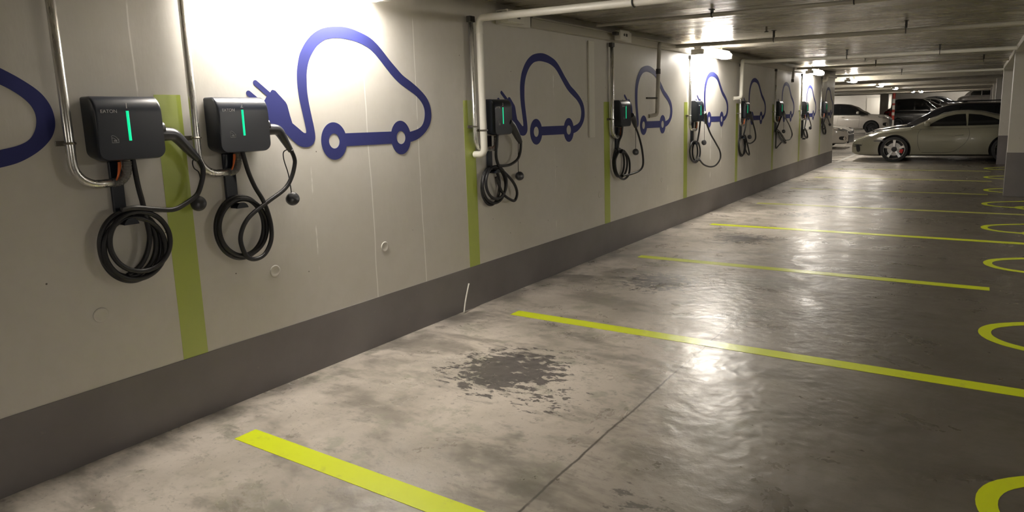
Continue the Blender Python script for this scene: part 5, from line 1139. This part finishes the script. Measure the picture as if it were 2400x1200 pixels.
WAGON = dict(SEDAN, rack=True, roof=[(1.15, .94), (1.5, 1.14), (1.9, 1.38), (2.2, 1.48), (2.6, 1.51), (3.4, 1.49), (3.9, 1.40), (4.15, 1.1), (4.2, .97)],
    glass=[[(1.65, .98), (1.85, 1.15), (2.1, 1.34), (2.45, 1.42), (2.45, .98)], [(2.50, .98), (2.50, 1.42), (3.3, 1.40), (3.3, 1.0)], [(3.36, 1.0), (3.36, 1.39), (3.75, 1.33), (3.9, 1.1)]], screens=[(1.2, 2.05, 'windscreen'), (3.95, 4.16, 'rear_window')])

c = make_car('sports_coupe', 'cream two-door sports coupe parked side-on by the near pillar', SPORT, C_CREAM); c.location = (.385, 21.62, 0)
c = make_car('estate_car', 'black estate car with roof rails directly behind the cream sports coupe', WAGON, C_BLACK); c.location = (.38, 24.1, 0)
c = make_car('suv', 'white SUV with black roof, nose to the right, beyond the wall end', SUV, C_WHITE); c.location = (-.72, 42.5, 0); c.rotation_euler = (0, 0, PI)
c = make_car('hatchback', 'white car showing only its nose at the wall end', dict(SEDAN, grille=[(.20, .50, .60, -.015), (.53, .62, .56, -.010)]), C_WHITE); c.location = (-.58, 27.6, 0); c.rotation_euler = (0, 0, PI)
c = make_car('minivan', 'tall black minivan just right of the red and white pole', VAN, C_DARK); c.location = (1.5, 52.9, 0); c.rotation_euler = (0, 0, PI)
row = [('sedan', 'dark red car with lit-up chrome, first in the row behind the black minivan', SEDAN, C_RED, 1.75, 57.5), ('sedan', 'brown car second in the row behind the black minivan', SEDAN, C_BROWN, 2.15, 60.6),
       ('sedan', 'silver car third in the row behind the black minivan', SEDAN, C_SILVER, 2.5, 63.7), ('sedan', 'dark grey car fourth in the row behind the black minivan', SEDAN, C_DARK, 2.85, 66.8)]
for nm, lb, sp, pt, x, y in row:
    c = make_car(nm, lb, sp, pt, 'row of parked cars on the ramp')
    c.location = (x, y, .05 * (y - 54) + .05); c.rotation_euler = (0, 0, PI)
c = make_car('van', 'white van at the top of the ramp, far right behind the black estate car', VAN, C_WHITE); c.location = (1.6, 73.0, .05 * 19 + .05)

# ------------------------------------------------------------------ camera, light level
cam = bpy.data.cameras.new('camera'); co = bpy.data.objects.new('camera', cam); COL.objects.link(co)
f, yaw, pitch, roll, cx, cy = (1603.24037, 0.58027, 0.16261, -0.02904, 1239.35571, 534.59201)
sy, cyw = math.sin(yaw), math.cos(yaw)
fwd = Vector((-sy, cyw, 0)); right = Vector((cyw, sy, 0)); up = Vector((0, 0, 1))
f2 = fwd * math.cos(pitch) - up * math.sin(pitch); u2 = up * math.cos(pitch) + fwd * math.sin(pitch)
r3 = right * math.cos(roll) + u2 * math.sin(roll); u3 = u2 * math.cos(roll) - right * math.sin(roll)
M = Matrix((r3, u3, -f2)).transposed().to_4x4(); M.translation = (3.2905, 0, 1.5)
co.matrix_world = M
cam.sensor_width = 36; cam.lens = f / 2400 * 36
cam.shift_x = (1200 - cx) / 2400; cam.shift_y = (cy - 600) / 2400
cam.clip_start = .05; cam.clip_end = 300
S.camera = co
w = bpy.data.worlds.new('world'); S.world = w; w.use_nodes = True
w.node_tree.nodes['Background'].inputs[0].default_value = (.02, .019, .017, 1)
M_LAMP.node_tree.nodes['Principled BSDF'].inputs['Emission Strength'].default_value = 42.0
S.view_settings.view_transform = 'Standard'; S.view_settings.look = 'None'
S.view_settings.exposure = 1.15; S.view_settings.gamma = 1.0; S.view_settings.use_curve_mapping = False
S.cycles.use_denoising = True; S.cycles.use_light_tree = False
S.cycles.max_bounces = 6; S.cycles.diffuse_bounces = 3; S.cycles.glossy_bounces = 3
S.cycles.caustics_reflective = False; S.cycles.caustics_refractive = False
S.cycles.use_adaptive_sampling = True; S.cycles.adaptive_threshold = .035
S.cycles.sample_clamp_indirect = 6.0
